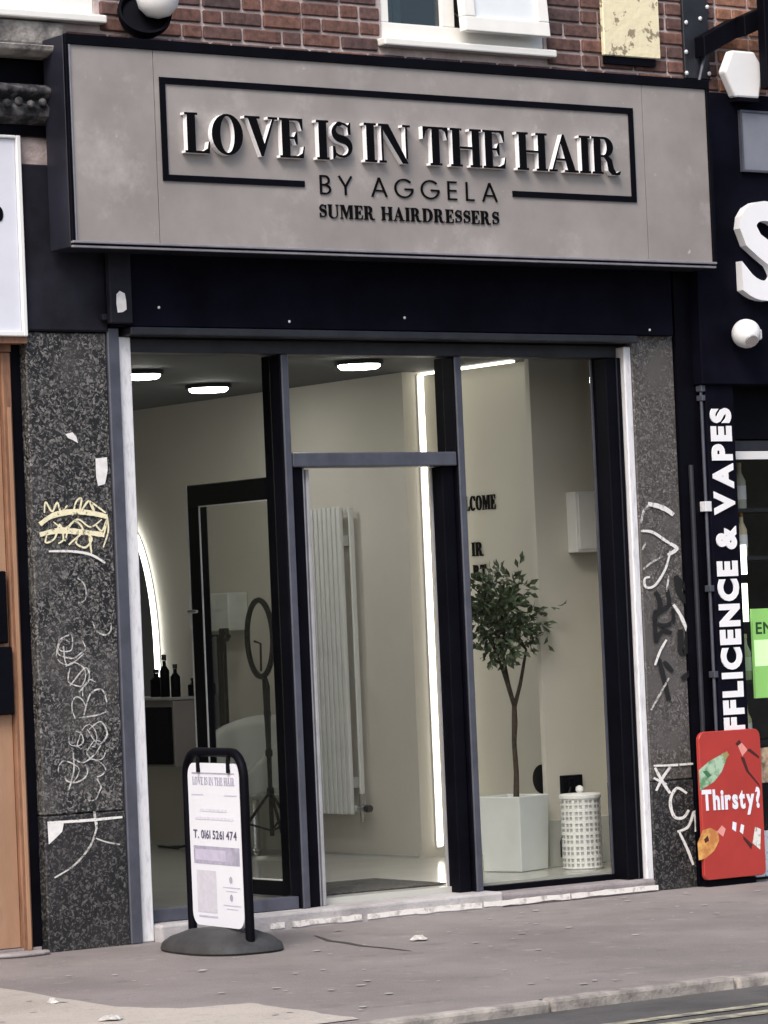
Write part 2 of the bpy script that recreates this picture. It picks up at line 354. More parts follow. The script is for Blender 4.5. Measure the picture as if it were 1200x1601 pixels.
SERIF['T'] = (.72, [R4(.36-ST/2, 0, .36+ST/2, 1), R4(.36-ST/2-EX, 0, .36-ST/2, TH), R4(.36+ST/2, 0, .36+ST/2+EX, TH), R4(.04, 1-TH, .36-ST/2, 1), R4(.36+ST/2, 1-TH, .68, 1),
    [[(.02, 1), (.02, .68), (.05, .68), (.10, .88), (.18, 1-TH), (.04, 1-TH), (.04, 1)]], [[(.70, 1), (.70, .68), (.67, .68), (.62, .88), (.54, 1-TH), (.68, 1-TH), (.68, 1)]]])
SERIF['N'] = (.88, [R4(.09, TH, .145, .9), R4(.02, 0, .215, TH), R4(.02, 1-TH, .09, 1), [[(.09, 1), (.29, 1), (.79, .02), (.79, 0), (.64, 0), (.09, .93)]], R4(.735, .12, .79, 1-TH), R4(.66, 1-TH, .87, 1)])
SERIF['V'] = (.84, [[[(.09, 1-TH), (.31, 1-TH), (.49, .32), (.70, 1-TH), (.755, 1-TH), (.455, 0), (.40, 0)]], R4(.0, 1-TH, .39, 1), R4(.59, 1-TH, .84, 1)])
SERIF['A'] = (.84, [[[(.085, TH), (.14, TH), (.35, .75), (.53, TH), (.75, TH), (.45, 1), (.395, 1)]], R4(.0, 0, .24, TH), R4(.44, 0, .84, TH), R4(.21, .30, .47, .30+TH)])
SERIF['O'] = (.80, [[ell(.40, .5, .39, .515), ell(.40, .5, .39-ST-.01, .515-TH)]])
SERIF['C'] = (.72, [[ell(.40, .5, .38, .515, 42, 318)+ell(.40, .5, .38-ST, .515-TH, 318, 42)], [[(.62, .66), (.68, .66), (.68, .99), (.65, .99), (.58, .84)]]])
SERIF['D'] = (.82, [R4(x, 0, x+ST, 1), R4(0, 0, x, TH), R4(0, 1-TH, x, 1), [[(x+ST, 0), (.36, 0)]+ell(.36, .5, .44, .5, -90, 90)+[(x+ST, 1), (x+ST, 1-TH)]+ell(.34, .5, .44-ST, .5-TH, 90, -90)+[(x+ST, TH)]]])
SERIF['R'] = (.84, [R4(x, 0, x+ST, 1), R4(0, 0, x, TH), R4(x+ST, 0, x+ST+EX, TH), R4(0, 1-TH, x, 1),
    [[(x+ST, .455), (.36, .455)]+ell(.36, .7275, .27, .2725, -90, 90)+[(x+ST, 1), (x+ST, 1-TH)]+ell(.34, .7275, .27-ST*.85, .2725-TH, 90, -90)+[(x+ST, .455+TH)]],
    [[(.34, .455), (.47, .50), (.58, .40), (.63, .16), (.70, .05), (.80, .10), (.83, .09), (.80, .0), (.70, -.02), (.56, -.01), (.46, .10), (.43, .34)]]])
SERIF['S'] = (.58, s_shape())
SERIF['U'] = (.84, [R4(x, .3, x+ST, 1-TH), R4(0, 1-TH, x+ST+EX, 1), R4(.68, .3, .735, 1-TH), R4(.60, 1-TH, .83, 1), [ell(.3975, .3, .3375, .315, 180, 360)+ell(.4625, .3, .2175, .25, 360, 180)]])
SERIF['M'] = (1.02, [R4(.09, TH, .145, .92), R4(0, 0, .23, TH), R4(0, 1-TH, .09, 1), [[(.09, 1), (.30, 1), (.50, .32), (.68, 1), (.74, 1), (.48, 0), (.44, 0), (.12, .9)]], R4(.74, 0, .74+ST, 1), R4(.68, 0, .74, TH), R4(.74+ST, 0, .99, TH), R4(.74+ST, 1-TH, .99, 1)])
SERIF['W'] = (1.16, [[[(.07, 1), (.28, 1), (.42, .34), (.56, 1), (.66, 1), (.80, .34), (.98, 1), (1.04, 1), (.78, 0), (.72, 0), (.56, .68), (.38, 0), (.33, 0)]]])
THIN = {}
tw = .085
def arc_st(cx, cz, rx, rz, a0, a1, n=24): return band(ell(cx, cz, rx, rz, a0, a1, n), tw)
THIN['B'] = (.56, [R4(.04, 0, .04+tw, 1), R4(.04+tw, 1-tw, .28, 1), R4(.04+tw, .5-tw/2, .30, .5+tw/2), R4(.04+tw, 0, .30, tw), arc_st(.28, .74, .19, .2175, -90, 90), arc_st(.30, .26, .22, .2175, -90, 90)])
THIN['Y'] = (.68, [R4(.34-tw/2, 0, .34+tw/2, .45), band([(.04, 1), (.34, .44)], tw), band([(.64, 1), (.34, .44)], tw)])
THIN['A'] = (.78, [band([(.04, 0), (.39, 1)], tw), band([(.74, 0), (.39, 1)], tw), R4(.2, .28, .58, .28+tw*.9)])
THIN['G'] = (.94, [arc_st(.47, .5, .43, .47, 42, 352, 32), R4(.5, .42, .92, .42+tw)])
THIN['E'] = (.56, [R4(.04, 0, .04+tw, 1), R4(.04+tw, 1-tw, .5, 1), R4(.04+tw, .5-tw/2, .48, .5+tw/2), R4(.04+tw, 0, .5, tw)])
THIN['L'] = (.5, [R4(.04, 0, .04+tw, 1), R4(.04+tw, 0, .46, tw)])

_gc = {}
def poly_mesh(contours, depth, sx=1., sz=1.):
    """fill closed 2-D contours (holes allowed) -> verts (u,v,w in 0..depth), faces"""
    cu = bpy.data.curves.new('tmp', 'CURVE'); cu.dimensions = '2D'; cu.fill_mode = 'BOTH'; cu.extrude = depth/2
    for c in contours:
        sp = cu.splines.new('POLY'); sp.points.add(len(c)-1); sp.use_cyclic_u = True
        for i, (a, b) in enumerate(c): sp.points[i].co = (a*sx, b*sz, 0, 1)
    o = bpy.data.objects.new('tmp', cu); me = bpy.data.meshes.new_from_object(o)
    v = [(p.co.x, p.co.y, p.co.z+depth/2) for p in me.vertices]; f = [tuple(p.vertices) for p in me.polygons]
    bpy.data.objects.remove(o); bpy.data.curves.remove(cu); bpy.data.meshes.remove(me)
    return v, f
def font_mesh(body, size, depth, offset=0., res=4):
    cu = bpy.data.curves.new('tmp', 'FONT'); cu.body = body; cu.size = size; cu.extrude = depth/2; cu.offset = offset; cu.resolution_u = res
    o = bpy.data.objects.new('tmp', cu); COL.objects.link(o); dg = bpy.context.evaluated_depsgraph_get()
    me = bpy.data.meshes.new_from_object(o.evaluated_get(dg))
    v = [(p.co.x, p.co.y, p.co.z+depth/2) for p in me.vertices]; f = [tuple(p.vertices) for p in me.polygons]
    bpy.data.objects.remove(o); bpy.data.curves.remove(cu); bpy.data.meshes.remove(me)
    return v, f
def layout(text, font, space, gap):
    xs = []; p = 0.
    for ch in text:
        if ch == ' ': p += space; continue
        w = font[ch][0]; xs.append((ch, p)); p += w+gap
    return xs, p-gap
def glyph_text(text, font, h, width, fn, depth, mats, parent, name='letter', space=.42, gap=.1, joined=False, face_only=False):
    """each letter one part; fn(u,v,d) -> world with d measured out from the surface"""
    xs, tot = layout(text, font, space, gap); sx = width/tot
    allm = MB()
    for ch, p in xs:
        mb = allm if joined else MB()
        for k, piece in enumerate(font[ch][1]):
            v, f = poly_mesh(piece, 1.0)
            for fc in f:
                flat = all(v[i][2] > .99 for i in fc)
                mb.cur = 1 if (flat and len(mats) > 1) else 0
                mb.add([fn((p+v[i][0])*sx, v[i][1]*h, depth*v[i][2]+k*2e-5) for i in fc], [tuple(range(len(fc)))])
        if not joined: weld(mb).build(name, mats, parent, kind='flat')
    if joined: return weld(allm).build(name, mats, parent, kind='flat')
def weld(mb):
    d = {}; nv = []; mp = []
    for v in mb.v:
        k = tuple(round(c, 6) for c in v)
        if k not in d: d[k] = len(nv); nv.append(v)
        mp.append(d[k])
    nf = []; nm = []
    for f, m in zip(mb.f, mb.mi):
        g = tuple(mp[i] for i in f)
        if len(set(g)) == len(g) >= 3: nf.append(g); nm.append(m)
    mb.v, mb.f, mb.mi = nv, nf, nm; return mb
def font_text(text, fn, size, depth, mat, parent, name='letter', offset=0., width=None, height=None, joined=False, each_gap=0.):
    """built-in sans lettering; letters placed one by one so each is its own part"""
    p = 0.; items = []
    for ch in text:
        if ch == ' ': p += size*.28; continue
        v, f = font_mesh(ch, size, depth, offset)
        x0 = min(a[0] for a in v); x1 = max(a[0] for a in v)
        items.append((ch, [(a[0]-x0+p, a[1], a[2]) for a in v], f)); p += (x1-x0)+size*.09+each_gap
    tot = p-size*.09; sx = width/tot if width else 1.
    zmax = max(a[1] for _, v, _ in items for a in v); sz = height/zmax if height else 1.
    al = MB()
    for ch, v, f in items:
        mb = al if joined else MB()
        mb.add([fn(a[0]*sx, a[1]*sz, a[2]) for a in v], f)
        if not joined: mb.build(name, mat, parent, kind='flat')
    if joined: return al.build(name, mat, parent, kind='flat')
def wallfn(x0, z0, Y): return lambda u, v, d: (x0+u, Y-d, z0+v)        # on a plane facing the street
def pix(Y):                                                            # survey points on the plane Y
    def f(u, v, d=0.):
        p = at(u, v, Y=Y); return (p.x, p.y-d, p.z)
    return f

# ================================================================== SETTING: ground
def sheet(name, poly, z, mat, kind='structure'):
    mb = MB(); mb.add([(a, b, z) for a, b in poly], [tuple(range(len(poly)))]); o = mb.build(name, mat); o['kind'] = kind; return o
def wob(a, b, n, amp, seed):
    rnd = random.Random(seed); return [(a[0]+(b[0]-a[0])*i/n+(rnd.uniform(-amp, amp) if 0 < i < n else 0), a[1]+(b[1]-a[1])*i/n+(rnd.uniform(-amp, amp) if 0 < i < n else 0)) for i in range(n+1)]
sheet('pavement', [(-40, -3.57), (40, -3.57), (40, .34), (-40, .34)], 0, m_asphalt)
sheet('road', [(-60, -60), (60, -60), (60, -3.6), (-60, -3.6)], -.04, m_road)
edge = []
for p in ((-2.90, -.02), (-2.95, -1.31), (-3.04, -2.33), (-2.93, -2.62), (-2.66, -2.69), (-2.68, -3.1), (-2.73, -3.52)): edge.append(p)
fine = []
for a, b in zip(edge[:-1], edge[1:]): fine += wob(a, b, 6, .014, len(fine))[:-1]
sheet('concrete_paving', fine+[edge[-1], (-9, -3.52), (-9, -.02)], .004, m_concrete)
for ua, va, wd_ in ((1100, 1582, .07), (1120, 1591, .09)):
    yy = at(ua, va, Z=-.036).y
    o = sheet('road_line', [(-22, yy-wd_/2), (24, yy-wd_/2), (24, yy+wd_/2), (-22, yy+wd_/2)], -.036, m_yellow)
kb = MB().box(-30, -7.5, -3.64, -3.575, -.2, .004).box(6.3, 30, -3.64, -3.575, -.2, .004).build('kerb', m_kerb); kb['kind'] = 'structure'
kx = -7.49
for i in range(15):
    L = .905 if i % 4 else .93
    o = MB().box(kx, kx+L, -3.65+random.uniform(-.006, .006), -3.575, -.2, .006+random.uniform(-.004, .004)).build('kerb_stone', m_kerb, kb, bevel=.014, seg=2); kx += L+.012

# ================================================================== SETTING: room behind the shopfront
ZF, ZC = .11, 2.86
def struct(name, mb, mat, bevel=0): o = mb.build(name, mat, bevel=bevel); o['kind'] = 'structure'; return o
struct('room_floor', MB().box(-2.0, 2.1, .17, 7.3, -.05, ZF), m_floor)
struct('room_ceiling', MB().box(-2.0, 2.1, .17, 7.3, ZC, ZC+.1), m_ceil)
struct('room_wall_left', MB().box(-2.1, -1.9, .36, 7.3, -.05, 3.0), m_wall)
struct('room_wall_back', MB().box(-1.9, 1.646, 6.9, 7.1, ZF, ZC), m_wall)
wr = struct('room_wall_right', MB().box(1.646, 2.12, 2.068, 7.0, ZF, ZC), m_wall)
struct('room_wall_alcove', MB().box(1.95, 2.05, .36, 2.068, ZF, ZC), m_wall)
cn = struct('room_column', MB().box(1.49, 1.95, .70, .735, ZF, ZC), m_wall)
MB().box(1.482, 1.95, .688, .70, ZF, .36).build('skirting', m_walldado, cn, bevel=.003)
MB().box(1.63, 1.646, 2.09, 6.9, ZF, ZF+.012).build('shadow_gap_trim', m_walldado, wr)

# ================================================================== BUILDING above the shops
bld = thing('brick_building', (.3, .1, 2.9), 'red brick upper storey with white windows above the shop signs', 'building')
wall = MB().box(-8, 9, .006, .16, 2.95, 4.292)
for a, b in ((-8, -2.951), (-1.544, .114), (1.136, 9)): wall.box(a, b, .006, .16, 4.292, 4.78)
wall = wall.build('wall', m_mortar, bld)
m_upbrick = None
def up_mat():
    m = bpy.data.materials.new('upper_brickwork'); m.use_nodes = True; n = m.node_tree.nodes; l = m.node_tree.links; p = n['Principled BSDF']; p.inputs['Roughness'].default_value = .9
    tc = n.new('ShaderNodeTexCoord'); mp = n.new('ShaderNodeMapping'); mp.inputs['Rotation'].default_value = (math.pi/2, 0, 0); l.new(tc.outputs['Object'], mp.inputs[0])
    b = n.new('ShaderNodeTexBrick'); b.inputs['Scale'].default_value = 1; b.inputs['Brick Width'].default_value = .225; b.inputs['Row Height'].default_value = .075; b.inputs['Mortar Size'].default_value = .006
    b.inputs['Color1'].default_value = (.20, .09, .065, 1); b.inputs['Color2'].default_value = (.12, .065, .06, 1); b.inputs['Mortar'].default_value = (.3, .26, .25, 1)
    l.new(mp.outputs[0], b.inputs['Vector']); l.new(b.outputs[0], p.inputs['Base Color']); return m
ub = up_mat(); uw = MB().box(-8, 9, -.008, 7.3, 5.452, 8.5).box(-8, 9, .61, 7.3, 2.975, 5.451)
for a, b in ((-8, -2.951), (-1.544, .114), (1.136, 9)): uw.box(a, b, -.008, .16, 4.782, 5.451)
uw.build('upper_wall', ub, bld)
MB().box(4.201, 9, -.004, .3, 0, 4.781).build('side_wall', ub, bld)
MB().box(3.31, 4.2, -.004, .005, 4.17, 4.781).build('side_wall', ub, bld)
MB().box(-8, -3.601, -.004, .3, 0, 4.781).build('side_wall', ub, bld)

def brick_mesh(L):
    bm = bmesh.new(); bmesh.ops.create_cube(bm, size=1)
    for v in bm.verts: v.co = Vector((v.co.x*L, v.co.y*.09, v.co.z*.0625))
    bmesh.ops.bevel(bm, geom=[e for e in bm.edges], offset=.006, segments=1, affect='EDGES')
    me = bpy.data.meshes.new('brick'); bm.to_mesh(me); bm.free(); return me
bs, bh = brick_mesh(.215), brick_mesh(.1025)
for me in (bs, bh): me.materials.append(m_brick)
bs2, bh2 = brick_mesh(.215), brick_mesh(.1025)
for me in (bs2, bh2): me.materials.append(m_brick2)
def lay(x0, x1, z, ph, right=False):
    x = x0; i = ph
    while x < x1-.03:
        L = .215 if (i % 3) else .1025
        me = (bs2 if L > .2 else bh2) if right else (bs if L > .2 else bh)
        l = min(L, x1-x)
        o = bpy.data.objects.new('brick', me); o.location = (x+l/2-.3, .04-.006+random.uniform(-.004, .004)-.1+.004, z-2.9+random.uniform(-.0015, .0015))
        o.scale = (l/L, 1, 1+random.uniform(-.03, .02)); o.rotation_euler = (random.uniform(-.012, .012), random.uniform(-.008, .008), random.uniform(-.012, .012))
        link(o, wall); x += L+.0145; i += 1
for k in range(-1, 8):
    z = 4.222+.0765*k; ph = (k*2+5) % 3; off = -(.05+.11*((k+2) % 2))
    if z > 4.27:
        lay(-1.515, .098, z, ph); lay(1.155, 2.30, z, ph+1); lay(2.312, 3.3, z, ph, True)
    else:
        lay(-1.70+.04*(k % 2), 2.30, z, ph+k); lay(2.312, 3.3, z, ph, True)

def casement(name_x0, x1, zs, zt, mulls):
    x0 = name_x0
    w = MB().box(x0, x1, .012, .075, zs, zs+.085).box(x0, x0+.05, .012, .075, zs+.085, zt).box(x1-.05, x1, .012, .075, zs+.085, zt)
    for m in mulls: w.box(m-.04, m+.04, .012, .075, zs+.085, zt)
    w.box(x0+.0505, x1-.0505, .0125, .0745, zt-.06, zt)
    w = w.build('window', m_upvc, bld, bevel=.004, seg=2)
    MB().box(x0-.03, x1+.035, -.06, .07, zs-.042, zs-.003).build('sill', m_upvc, w, bevel=.008, seg=2)
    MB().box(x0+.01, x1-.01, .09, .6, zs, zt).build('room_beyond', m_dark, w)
    return w
w1 = casement(-2.95, -1.545, 4.335, 5.45, [-2.3])
MB().box(-2.25, -1.6, .03, .036, 4.42, 5.40).build('pane', m_glass2, w1)
MB().box(-2.9, -2.34, .03, .036, 4.42, 5.40).build('pane', m_glass2, w1)
w2 = casement(.115, 1.135, 4.335, 5.45, [.535])
MB().box(.165, .495, .035, .041, 4.42, 5.40).build('pane', m_glass2, w2)
MB().box(.175, .215, .05, .056, 4.42, 5.40).box(.225, .27, .052, .058, 4.42, 5.40).build('curtain', M('net_curtain', (.72, .70, .64), .9, var=.15, scale=30, stretch=(1, 1, .05)), w2)
# opened top-hung sash, its foot pushed out over the sill
def tilt(x, y, z, zt=5.40, a=.094):
    return (x, y-(zt-z)*math.sin(a)+.0, zt-(zt-z)*math.cos(a))
def tbox(mb, x0, x1, y0, y1, z0, z1):
    n = len(mb.v); mb.box(x0, x1, y0, y1, z0, z1); mb.v[n:] = [tilt(*v) for v in mb.v[n:]]; return mb
sh = MB(); tbox(sh, .565, 1.105, -.0, .055, 4.385, 4.46); tbox(sh, .565, .635, 0, .055, 4.46, 5.32); tbox(sh, 1.035, 1.105, 0, .055, 4.46, 5.32)
tbox(sh, .565, 1.105, 0, .055, 5.32, 5.39)
sh = sh.build('open_sash', m_upvc, w2, bevel=.005, seg=2)
tbox(MB(), .635, 1.035, .02, .026, 4.46, 5.32).build('sash_pane', M('painted_sky_glass', (.74, .78, .80), .12, var=.06, scale=3), w2)  # pale pane colour stands in for the white sky it reflects
MB().tube([(.60, .05, 4.50), (.60, -.05, 4.44)], .006, 6).build('window_stay', m_chrome, w2)

# ================================================================== PILASTERS
def pilaster(name, x0, x1, label, mat, zsplit, top):
    t = thing('pilaster', ((x0+x1)/2, .1, 0), label, 'pilaster')
    MB().box(x0, x1, 0, .36, zsplit, top).build('shaft', mat, t, bevel=.006)
    MB().box(x0-.002, x1+.002, -.004, .36, -.02, zsplit-.004).build('plinth', m_plinthg, t, bevel=.006)
    return t
PL = pilaster('pilaster', -1.985, -1.552, 'speckled grey stone pilaster with cream scribbled graffiti, left of the shop window', m_granite, .625, 2.845)
PR = pilaster('pilaster', 1.622, 1.905, 'brownish stone pilaster with black and white graffiti, right of the shop window', m_granite2, .565, 3.3)
G = pix(0)
def graf(parent, mat, strokes, name='graffiti', d=.0065):
    for s in strokes:
        pts, w = s; sm = []
        # Catmull-Rom through the drawn points
        n = len(pts)
        for i in range(n-1):
            p0, p1, p2, p3 = pts[max(i-1, 0)], pts[i], pts[i+1], pts[min(i+2, n-1)]
            for k in range(6):
                t = k/6; sm.append(tuple(.5*((2*p1[j])+(-p0[j]+p2[j])*t+(2*p0[j]-5*p1[j]+4*p2[j]-p3[j])*t*t+(-p0[j]+3*p1[j]-3*p2[j]+p3[j])*t**3) for j in (0, 1)))
        sm.append(pts[-1]); m = len(sm)
        ww = [w*(.75+.25*math.sin(math.pi*(i+.5)/m))*random.uniform(.88, 1.1) for i in range(m)]
        MB().ribbon(sm, ww, G, d+random.uniform(0, .0015)).build(name, mat, parent, kind='flat')
graf(PL, m_grafy, [([(61, 820), (82, 806), (115, 800), (145, 803), (166, 808)], 9), ([(61, 836), (90, 830), (128, 832), (160, 836)], 9),
    ([(68, 802), (70, 785), (80, 800), (88, 786), (94, 800), (104, 790)], 3), ([(112, 806), (118, 784), (126, 780), (124, 800), (138, 783), (146, 800), (140, 785), (164, 802)], 3.2),
    ([(74, 830), (70, 848), (84, 842), (92, 820), (98, 842), (90, 850)], 3), ([(100, 846), (108, 822), (118, 815), (128, 830), (112, 846), (106, 852)], 3),
    ([(118, 842), (128, 832), (142, 842), (132, 856), (118, 850), (120, 840)], 3.2), ([(138, 836), (142, 866)], 3), ([(148, 820), (158, 830), (166, 812), (160, 840)], 3), ([(166, 806), (168, 830), (160, 856)], 2.6), ([(82, 816), (100, 826), (120, 812), (140, 824), (158, 812)], 2.6)])
graf(PL, m_grafw, [([(75, 862), (110, 862), (140, 867), (163, 880)], 4), ([(73, 1286), (110, 1284), (150, 1281), (190, 1277)], 4.5)])
graf(PL, m_grafg, [([(108, 1072), (132, 1044), (138, 1062), (122, 1082)], 2.4), ([(130, 1118), (140, 1085), (158, 1078), (166, 1098)], 2.4), ([(122, 1122), (150, 1118), (166, 1112)], 2.4), ([(138, 1140), (156, 1128), (166, 1148), (152, 1163), (135, 1140)], 2.4),
    ([(112, 1185), (128, 1192), (146, 1180), (156, 1165)], 2.2), ([(113, 1175), (114, 1205), (106, 1235)], 2.4), ([(98, 1010), (104, 1040), (130, 1022)], 2), ([(108, 1044), (106, 1066), (126, 1074)], 2.2), ([(150, 1284), (148, 1300), (138, 1325), (115, 1352), (84, 1372)], 3), ([(148, 1310), (165, 1316), (186, 1320)], 2.4), ([(146, 1268), (150, 1296)], 4)])
def patch(parent, pts, mat, name='paper_remnant', d=.0068): MB().add([G(u, v, d) for u, v in pts], [tuple(range(len(pts)))]).build(name, mat, parent, kind='flat')
patch(PL, [(101, 679), (112, 676), (118, 683), (121, 693), (112, 688), (105, 685)], m_paste)
patch(PL, [(148, 717), (166, 715), (167, 735), (163, 757), (152, 760), (149, 745)], m_paste)
patch(PL, [(73, 1286), (99, 1284), (96, 1300), (84, 1312), (75, 1320)], m_paste)
rs = random.Random(17); scr = []
for i in range(15):
    u, v = rs.uniform(84, 160), rs.uniform(900, 1255); a0 = rs.uniform(0, 6.3); sg_ = rs.choice((-1, 1)); pts = []
    for k in range(rs.randint(5, 9)):
        a0 += sg_*rs.uniform(.3, 1.2); u = min(172, max(74, u+rs.uniform(7, 15)*math.cos(a0))); v += rs.uniform(7, 17)*math.sin(a0); pts.append((u, v))
    scr.append((pts, rs.uniform(1.6, 2.6)))
graf(PL, m_grafg, scr)
graf(PR, m_grafw, [([(1011, 788), (1026, 791), (1040, 797), (1051, 805)], 8), ([(1000, 830), (1018, 832), (1038, 845), (1046, 850)], 4.5), ([(1046, 850), (1056, 858), (1042, 868)], 6), ([(1046, 862), (1038, 890), (1022, 915), (1008, 918), (1006, 905), (1014, 902)], 4),
    ([(1051, 945), (1062, 962), (1072, 985), (1080, 1002)], 5.5), ([(1022, 1040), (1030, 1018), (1040, 1000)], 4), ([(1022, 1200), (1034, 1222), (1046, 1240)], 5), ([(1046, 1199), (1034, 1216), (1024, 1236)], 4.5), ([(1020, 1216), (1040, 1226)], 4),
    ([(1072, 1240), (1056, 1232), (1046, 1252), (1052, 1276), (1066, 1278), (1075, 1266)], 5), ([(1057, 1300), (1074, 1292), (1084, 1268), (1086, 1300)], 4.5), ([(1060, 1300), (1074, 1330), (1082, 1352)], 4.5), ([(1020, 1197), (1050, 1196), (1090, 1193)], 3.5)])
graf(PR, m_grafg, [([(1012, 790), (1004, 800), (1000, 818)], 4), ([(1004, 890), (1016, 880), (1030, 872)], 3.2), ([(1002, 860), (1008, 848)], 3), ([(1016, 1110), (1030, 1085), (1044, 1060)], 3.2), ([(1084, 1002), (1088, 1035), (1092, 1070)], 4), ([(1044, 900), (1040, 925)], 3)])
graf(PR, m_grafk, [([(1022, 925), (1028, 934), (1030, 950), (1022, 966)], 8.1), ([(1041, 922), (1044, 945), (1030, 956), (1022, 962), (1024, 1005)], 8.1), ([(1050, 952), (1050, 972), (1036, 978), (1026, 975)], 6.8), ([(1048, 990), (1034, 986), (1024, 1002)], 6.8),
    ([(1055, 900), (1060, 925), (1074, 942), (1080, 950), (1078, 975), (1070, 1008)], 10.8), ([(1056, 902), (1074, 924)], 8.1), ([(1062, 984), (1064, 1020), (1080, 1005)], 10.8), ([(1028, 1030), (1036, 1060), (1044, 1095)], 8.1), ([(1036, 1034), (1050, 1050)], 6.8), ([(1064, 1062), (1078, 1050)], 8.1)])

# ================================================================== SHOPFRONT
FY = .08        # front plane of the glazing frame
sf = thing('shopfront', (0, .12, 0), 'dark aluminium shopfront with open glass door below the hair salon sign', 'shopfront')
MB().box(-1.545, 1.875, -.045, .36, 2.875, 3.62).build('fascia', m_navy, sf, bevel=.004)
MB().box(-1.985, -1.548, -.02, .36, 2.85, 3.62).build('pilaster_head', m_navy2, sf, bevel=.008)
for u, v in ((248, 481), (452, 503), (632, 497), (1015, 516)):
    q = at(u, v, Y=-.046); MB().lathe([(.007, 0), (.007, .003), (.002, .006), (0, .006)], 8, (q.x, -.0455, q.z), (0, -1, 0)).build('screw', m_white_metal, sf)
br = MB().box(-1.572, -1.452, -.085, -.047, 2.885, 3.35).box(-1.60, -1.572, -.06, -.03, 2.90, 2.93).build('bracket', m_navy2, sf, bevel=.004)
MB().add([pix(-.088)(u, v) for u, v in ((182, 460), (187, 455), (195, 459), (197, 470), (198, 484), (192, 488), (184, 489), (182, 476))], [tuple(range(8))]).build('torn_sticker', m_paste, br, kind='flat')
MB().box(-1.452, 1.62, -.06, .05, 2.835, 2.872).build('shutter_lip', m_framed, sf, bevel=.006, seg=2)
MB().box(-1.452, 1.62, .05, .17, 2.832, 2.872).build('shutter_slot', m_black, sf)
MB().box(-1.43, 1.60, FY-.01, .17, 2.765, 2.831).build('head_rail', m_framed, sf, bevel=.004)
MB().box(-1.55, -1.487, -.012, .17, .0, 2.87).build('shutter_guide', m_frame, sf, bevel=.005)
MB().box(-1.486, -1.411, .01, .17, .0, 2.831).build('shutter_channel', m_white_metal, sf, bevel=.006)
MB().box(1.575, 1.622, .005, .17, .0, 2.82).build('shutter_channel', m_white_metal, sf, bevel=.006)
MB().box(1.468, 1.572, .03, .165, .068, 2.764).build('jamb', m_black, sf, bevel=.005)
MB().box(1.535, 1.541, .024, .0295, .06, 2.76).build('jamb_bead', m_framed, sf)
MB().box(1.458, 1.4675, .140, .150, .097, 2.764).build('bead', m_frame, sf)
def post(xl, z0=.08, z1=2.764, wdt=.036):
    p = MB().box(xl, xl+wdt, FY, .24, z0, z1).build('post', m_black, sf, bevel=.003)
    MB().box(xl+.004, xl+wdt+.008, FY-.014, FY-.0005, z0, z1).build('cover_strip', m_frame, p, bevel=.004)
post(-.530); post(.520)
# door surround: transom, jambs
MB().box(-.481, .512, FY-.012, .2, 2.215, 2.285).build('transom', m_frame, sf, bevel=.006, seg=2)
MB().box(-.481, -.405, FY+.02, .2, .08, 2.213).build('door_jamb', m_black, sf, bevel=.003)
m_stop = M('stop_metal', (.36, .36, .38), .45, .2, var=.12, scale=10)
MB().box(-.404, -.39, FY+.03, .2, .08, 2.213).build('door_stop', m_stop, sf, bevel=.002)
MB().box(-.379, -.362, FY+.03, .2, .08, 2.205).build('door_stop', m_stop, sf, bevel=.002)
MB().box(-.3895, -.3795, FY+.06, .2, .08, 2.2).build('stop_gap', m_black, sf)
MB().box(.44, .512, FY+.02, .2, .08, 2.213).build('door_jamb', m_black, sf, bevel=.003)
MB().box(.433, .4395, .185, .2, .08, 2.213).build('door_stop', m_stop, sf)
# fixed panes and rails
MB().box(-1.409, -.536, .155, .163, .141, 2.764).build('pane', m_glass, sf)
MB().box(-.48, .512, .155, .163, 2.287, 2.764).build('pane', m_glass, sf)
MB().box(.571, 1.466, .155, .163, .098, 2.764).build('pane', m_glass, sf)
MB().box(-1.409, -.536, .09, .165, .08, .14).build('bottom_rail', m_frame, sf, bevel=.004)
MB().box(.571, 1.457, .12, .168, .068, .096).build('bottom_rail', m_black, sf, bevel=.003)
# step and sill
MB().box(-1.409, .60, -.045, .169, -.02, .079).build('door_step', m_step, sf, bevel=.012, seg=2)
MB().box(.602, 1.6, -.035, .169, -.02, .067).build('sill', m_step2, sf, bevel=.014, seg=2)
rnd = random.Random(3)
xx = -1.0
for a, b in ((-.80, -.72), (-.68, -.27), (-.235, .46), (.475, 1.02), (1.03, 1.6)):
    top = []; bot = []; n = 10
    for i in range(n+1):
        u = a+(b-a)*i/n; top.append((u, .036+rnd.uniform(-.003, .003))); bot.append((u, .010+rnd.uniform(-.003, .003)))
    MB().prism(bot+top[::-1], lambda u, v, d: (u, -.046-d, v), 0, .004).build('paint_strip', m_wpaint, sf)
# opened door leaf, swung square into the room
DX = -.425
d = MB()
for z0, z1 in ((.12, .20), (2.075, 2.185)): d.box(DX, DX+.05, .24, 1.13, z0, z1)
d.box(DX, DX+.05, .24, .33, .2, 2.075).box(DX, DX+.05, 1.02, 1.13, .2, 2.075)
d = d.build('door', m_black, sf, bevel=.004)
MB().box(DX+.02, DX+.028, .331, 1.019, .201, 2.074).build('door_glass', m_glass, d)
MB().box(DX-.006, DX-.0005, .336, .342, .20, 2.075).box(DX-.006, DX-.0005, 1.008, 1.0155, .20, 2.075).box(DX-.006, DX-.0005, .336, 1.0155, 2.068, 2.0745).box(DX-.006, DX-.0005, .336, 1.0155, .196, .204).build('glazing_bead', m_white_metal, d)  # white colour imitates bright halo outlines round the glass
MB().box(DX-.004, DX-.0005, 1.122, 1.13, .12, 2.185).build('edge_strip', m_white_metal, d)  # white strip imitates a bright halo down the door's free edge
MB().tube([(DX-.002, 1.075, 1.54), (DX-.05, 1.075, 1.54), (DX-.05, 1.00, 1.54)], .009, 8).build('door_handle', m_chrome, d)

